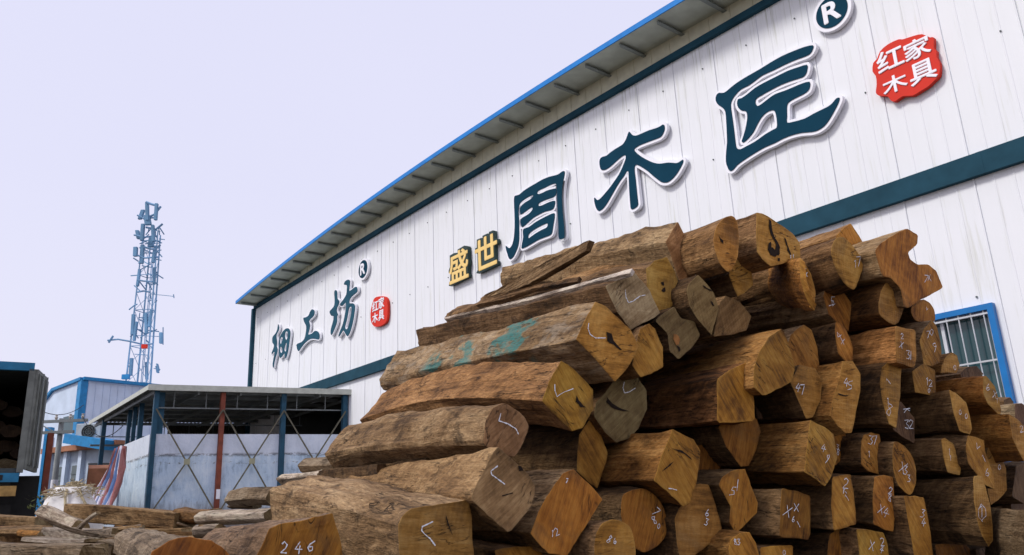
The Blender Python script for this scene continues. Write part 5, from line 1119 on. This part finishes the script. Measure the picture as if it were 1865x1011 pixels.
# ---- low heap of squared timbers
HP = 'timbers lying in the low heap on the left'
def timber(label, x0, y0, x1, y1, hpx, z0, z1, side='gry', end='gry', tint=1.0, depth=.2, sides=4, rough=.018, et=1.0, taper=.92, up=0):
    """left end centre (x0,y0), right end centre (x1,y1) on the photo; hpx = height in photo pixels at the left end"""
    a, b = P(x0, y0, z0), P(x1, y1, z1); h_ = hpx*z0/FPX/2
    return simple_log(label, a, b-a, depth, h_*(1.0 if sides > 4 else .80), (b-a).length, side, end, tint=tint, et=et, sides=sides, group=HP, taper=taper, rough=rough)
timber('long squared brown beam lying slantwise across the top of the low heap', 138, 933, 337, 949, 42, 7.4, 7.0, 'tan', 'gry', .75, .16, et=.8)
timber('silvery smooth barked log at the right end of the low heap', 376, 944, 500, 938, 30, 6.4, 6.0, 'plb', 'gry', 1.15, .12, sides=8)
timber('short brown chunk between the long beam and the silvery log', 334, 937, 395, 938, 30, 7.1, 6.9, 'brn', 'gry', 1.1, .14, sides=6)
timber('brown grey log with slanted end propped before the crossed braces', 436, 908, 510, 905, 38, 7.6, 7.2, 'gry', 'gry', .72, .16, sides=6)
timber('thin piece wedged below the propped brown grey log', 424, 922, 470, 922, 12, 7.7, 7.6, 'gry', 'gry', .6, .1, sides=5)
timber('pale peeled slab leaning down in front of the white sack', 82, 932, 146, 962, 26, 7.4, 6.9, 'plb', 'gry', 1.2, .10, sides=6)
timber('brown beam under the truck, reaching the left picture edge', -30, 945, 82, 950, 24, 8.0, 7.8, 'tan', 'gry', .8, .15)
timber('thin plank lying below the brown beam under the truck', 5, 962, 92, 964, 11, 7.4, 7.3, 'brn', 'gry', 1.1, .15)
timber('weathered tan beam at the left edge below the thin plank', -30, 973, 92, 968, 20, 7.0, 6.9, 'tan', 'gry', .8, .16, sides=6)
timber('grey beam with flaking white paint in the middle of the heap', 98, 970, 224, 972, 27, 6.5, 6.3, 'plb', 'gry', .95, .15)
timber('nearest long grey beam with pale sunlit top edge at the lower left corner', -40, 1002, 172, 1006, 46, 5.0, 4.9, 'gry', 'gry', .85, .17, et=.8)
timber('short grey block end to end with the nearest grey beam', 171, 1002, 212, 1004, 40, 5.3, 5.3, 'gry', 'gry', .7, .14)
timber('rounded brown beam in front of the low heap, right of the dark gap', 222, 996, 372, 1004, 44, 5.5, 5.0, 'tan', 'gry', .75, .18, sides=6)
timber('small pale block at the bottom edge before the rounded brown beam', 248, 1012, 284, 1012, 34, 4.4, 4.4, 'plb', 'gry', 1.2, .10)
timber('flat board with sunny top under the long squared beam', 226, 964, 352, 966, 12, 7.0, 6.8, 'tan', 'gry', 1.25, .2)
timber('round silver log end below the silvery log', 358, 968, 402, 966, 26, 6.1, 6.1, 'plb', 'gry', 1.2, .10, sides=8)
timber('dark block filling the gap under the long squared beam', 222, 982, 252, 984, 30, 6.0, 6.0, 'brk', 'drk', 1.0, .15)
timber('flat plank lying on the nearest grey beam', 62, 981, 172, 984, 9, 5.3, 5.2, 'plb', 'gry', .9, .12)
timber('dark squared timber deep in the heap behind the painted grey beam', -20, 988, 230, 985, 30, 7.6, 7.4, 'brk', 'drk', 1.3, .25)
timber('dark timber deep in the heap behind the rounded brown beam', 230, 985, 420, 985, 34, 7.2, 6.8, 'brk', 'drk', 1.2, .25)
timber('squared brown timber low behind the round silver log end', 300, 975, 440, 975, 18, 6.9, 6.6, 'brn', 'gry', .9, .2)
timber('whitish dusty plank top sticking out behind the biggest lower left log', 536, 874, 610, 866, 26, 6.2, 5.6, 'plb', 'gry', 1.25, .16, sides=6)
timber('grey log end resting on the dusty plank behind the pile', 566, 850, 625, 848, 34, 6.2, 6.0, 'gry', 'gry', .85, .14, sides=7)
timber('tan offcut lying at the foot of the concrete wall', 268, 960, 300, 955, 10, 8.6, 8.5, 'tan', 'gry', 1.2, .08)
# ---- white bulk sack tied with straw rope
M_sack = mat('white_woven_sack', (.66, .64, .62), .8, noise_amt=.14, nscale=7, bump=.7, bscale=14)
M_straw = mat('dry_straw', (.42, .35, .22), .9, noise_amt=.35, nscale=20)
sk = P(131, 926, 9.2); srx = .36
sack = thing('bulk_sack', Vector((sk.x, sk.y, .35)), 'white bulk sack tied with rope and topped with straw, behind the long beam', 'sack')
m_ = MB(); n, rr = 24, 14; vs = []; fs = []
for i in range(rr+1):
    f = i/rr; h = -.80+1.03*f; rad = srx*(.80+.26*math.sin(math.pi*min(1, f*1.05))) * (1-.35*max(0, f-.75)/.25)
    for k in range(n):
        a = 2*math.pi*k/n; q = Vector((math.cos(a)*rad, math.sin(a)*rad*.8, h)); q += q.normalized()*noise.noise(q*5)*.06; vs.append(sk+q)
for i in range(rr):
    for k in range(n): fs.append((i*n+k, i*n+(k+1) % n, (i+1)*n+(k+1) % n, (i+1)*n+k))
fs.append(tuple(range(n))[::-1]); fs.append(tuple(rr*n+k for k in range(n)))
m_.add(vs, fs); m_.build('bag', M_sack, sack, smooth=True)
for k in range(3):
    m_ = MB(); aa = (-.75, -1.45, -2.2)[k]; pts_ = []
    for j in range(12):
        f = .12+.86*j/11; rad = srx*(.80+.26*math.sin(math.pi*min(1, f*1.05)))*(1-.35*max(0, f-.75)/.25)*1.03; pts_.append(sk+Vector((math.cos(aa+.1*math.sin(j))*rad, math.sin(aa+.1*math.sin(j))*rad*.8, -.80+1.03*f)))
    m_.tube(pts_, .014, 6); m_.build('rope', M_straw, sack)
m_ = MB()
for k in range(700):
    a = random.uniform(0, 6.28); r_ = random.uniform(.0, .31); q = sk+Vector((r_*math.cos(a), r_*.8*math.sin(a), (.235+random.uniform(-.03, .07)-r_*.30)))
    d = Vector((random.uniform(-1, 1), random.uniform(-1, 1), random.uniform(-.5, .4))).normalized()*random.uniform(.04, .11)
    m_.add([q, q+d*.5+UP*.012, q+d, q+d*.5-UP*.002+Vector((.003, .004, 0))], [(0, 1, 2), (0, 2, 3)])
tag(m_.build('straw', M_straw, sack), kind='stuff')
# ---- striped plastic tarpaulin hanging beside the concrete wall
M_tarp = bpy.data.materials.new('striped_tarpaulin'); M_tarp.use_nodes = True
t = M_tarp.node_tree; p = t.nodes['Principled BSDF']; c = t.nodes.new('ShaderNodeTexCoord'); sx = t.nodes.new('ShaderNodeSeparateXYZ'); t.links.new(c.outputs['UV'], sx.inputs[0])
fr = math_(t, 'FRACT', math_(t, 'MULTIPLY', sx.outputs[0], 2.5))
r_ = ramp(t, fr, [(0, (.27, .08, .07)), (.26, (.60, .58, .66)), (.52, (.07, .15, .33)), (.74, (.60, .58, .66))]); r_.node.color_ramp.interpolation = 'CONSTANT'
t.links.new(r_, p.inputs['Base Color']); p.inputs['Roughness'].default_value = .35
tpts = [[(226,812),(222,812),(217,815),(212,818)], [(224,850),(213,852),(204,855),(196,858)], [(216,885),(203,888),(190,890),(180,892)], [(206,918),(190,918),(178,920),(166,922)], [(200,955),(186,955),(174,955),(160,955)]]
bm = bmesh.new(); uvl = bm.loops.layers.uv.new('UVMap'); NU, NV = 26, 20; grid = []
def lerp2(row, u):
    x = u*(len(row)-1); i = min(int(x), len(row)-2); f = x-i; return (row[i][0]*(1-f)+row[i+1][0]*f, row[i][1]*(1-f)+row[i+1][1]*f)
tc0 = P(200, 900, 14)
for j in range(NV+1):
    y = j/NV*(len(tpts)-1); jj = min(int(y), len(tpts)-2); f = y-jj; row = []
    for i in range(NU+1):
        a, b = lerp2(tpts[jj], i/NU), lerp2(tpts[jj+1], i/NU); px_, py_ = a[0]*(1-f)+b[0]*f, a[1]*(1-f)+b[1]*f
        q = P(px_, py_, 17.5-2.2*j/NV)+Vector((0, .12*math.sin(i*1.3+j*.2)+.05*noise.noise(Vector((i*.4, j*.3, 0))), 0)); row.append(bm.verts.new(q-tc0))
    grid.append(row)
for j in range(NV):
    for i in range(NU):
        f = bm.faces.new((grid[j][i], grid[j][i+1], grid[j+1][i+1], grid[j+1][i]))
        for l, (a, b) in zip(f.loops, ((i, j), (i+1, j), (i+1, j+1), (i, j+1))): l[uvl].uv = (a/NU, b/NV)
me = bpy.data.meshes.new('striped_tarpaulin'); bm.to_mesh(me); bm.free(); me.materials.append(M_tarp)
for p_ in me.polygons: p_.use_smooth = True
o = bpy.data.objects.new('striped_tarpaulin', me); link(o); o.location = tc0
sm = o.modifiers.new('thickness', 'SOLIDIFY'); sm.thickness = .01
tag(o, 'red white and blue striped tarpaulin draped over the end of the concrete wall', 'tarpaulin')
m_ = MB(); m_.beam(P(183, 850, 19), P(176, 905, 19), .5, .3); tag(m_.build('rusty_drum_panel', M_terra), 'dark red sheet leaning behind the striped tarpaulin', 'metal sheet')
# weeds in front of the far yard
M_leaf = mat('dusty_leaf', (.10, .12, .04), .8, noise_amt=.4)
m_ = MB()
for k in range(90):
    q = P(random.uniform(52, 125), random.uniform(900, 935), random.uniform(14, 18)); d = Vector((random.uniform(-1, 1), random.uniform(-1, 1), random.uniform(.2, 1.4))).normalized()*random.uniform(.06, .16)
    s_ = d.cross(UP).normalized()*.025; m_.add([q, q+d*.5+s_, q+d, q+d*.5-s_], [(0, 1, 2, 3)])
tag(m_.build('weeds', M_leaf), kind='stuff')

for k in range(16):
    px_ = random.choice([18, 60, 110, 150, 205, 250, 300, 345, 400, 450])+random.uniform(-14, 14); z_ = random.uniform(5.6, 7.4); py_ = 968+random.uniform(-8, 14)
    q = P(px_, py_, z_); d = Vector((random.uniform(-1, 1), random.uniform(-.4, .4), random.uniform(-.15, .25)))
    simple_log('small splintered offcut lying in the %s part of the low heap' % ('left' if px_ < 130 else 'middle' if px_ < 290 else 'right'), q, d, random.uniform(.02, .05), random.uniform(.012, .03), random.uniform(.15, .42), random.choice(['tan', 'plb', 'gry', 'org']), 'gry', tint=random.uniform(.8, 1.3), group='small offcuts scattered over the low heap', sides=random.choice([4, 5]), name='wood_offcut', rough=.01)
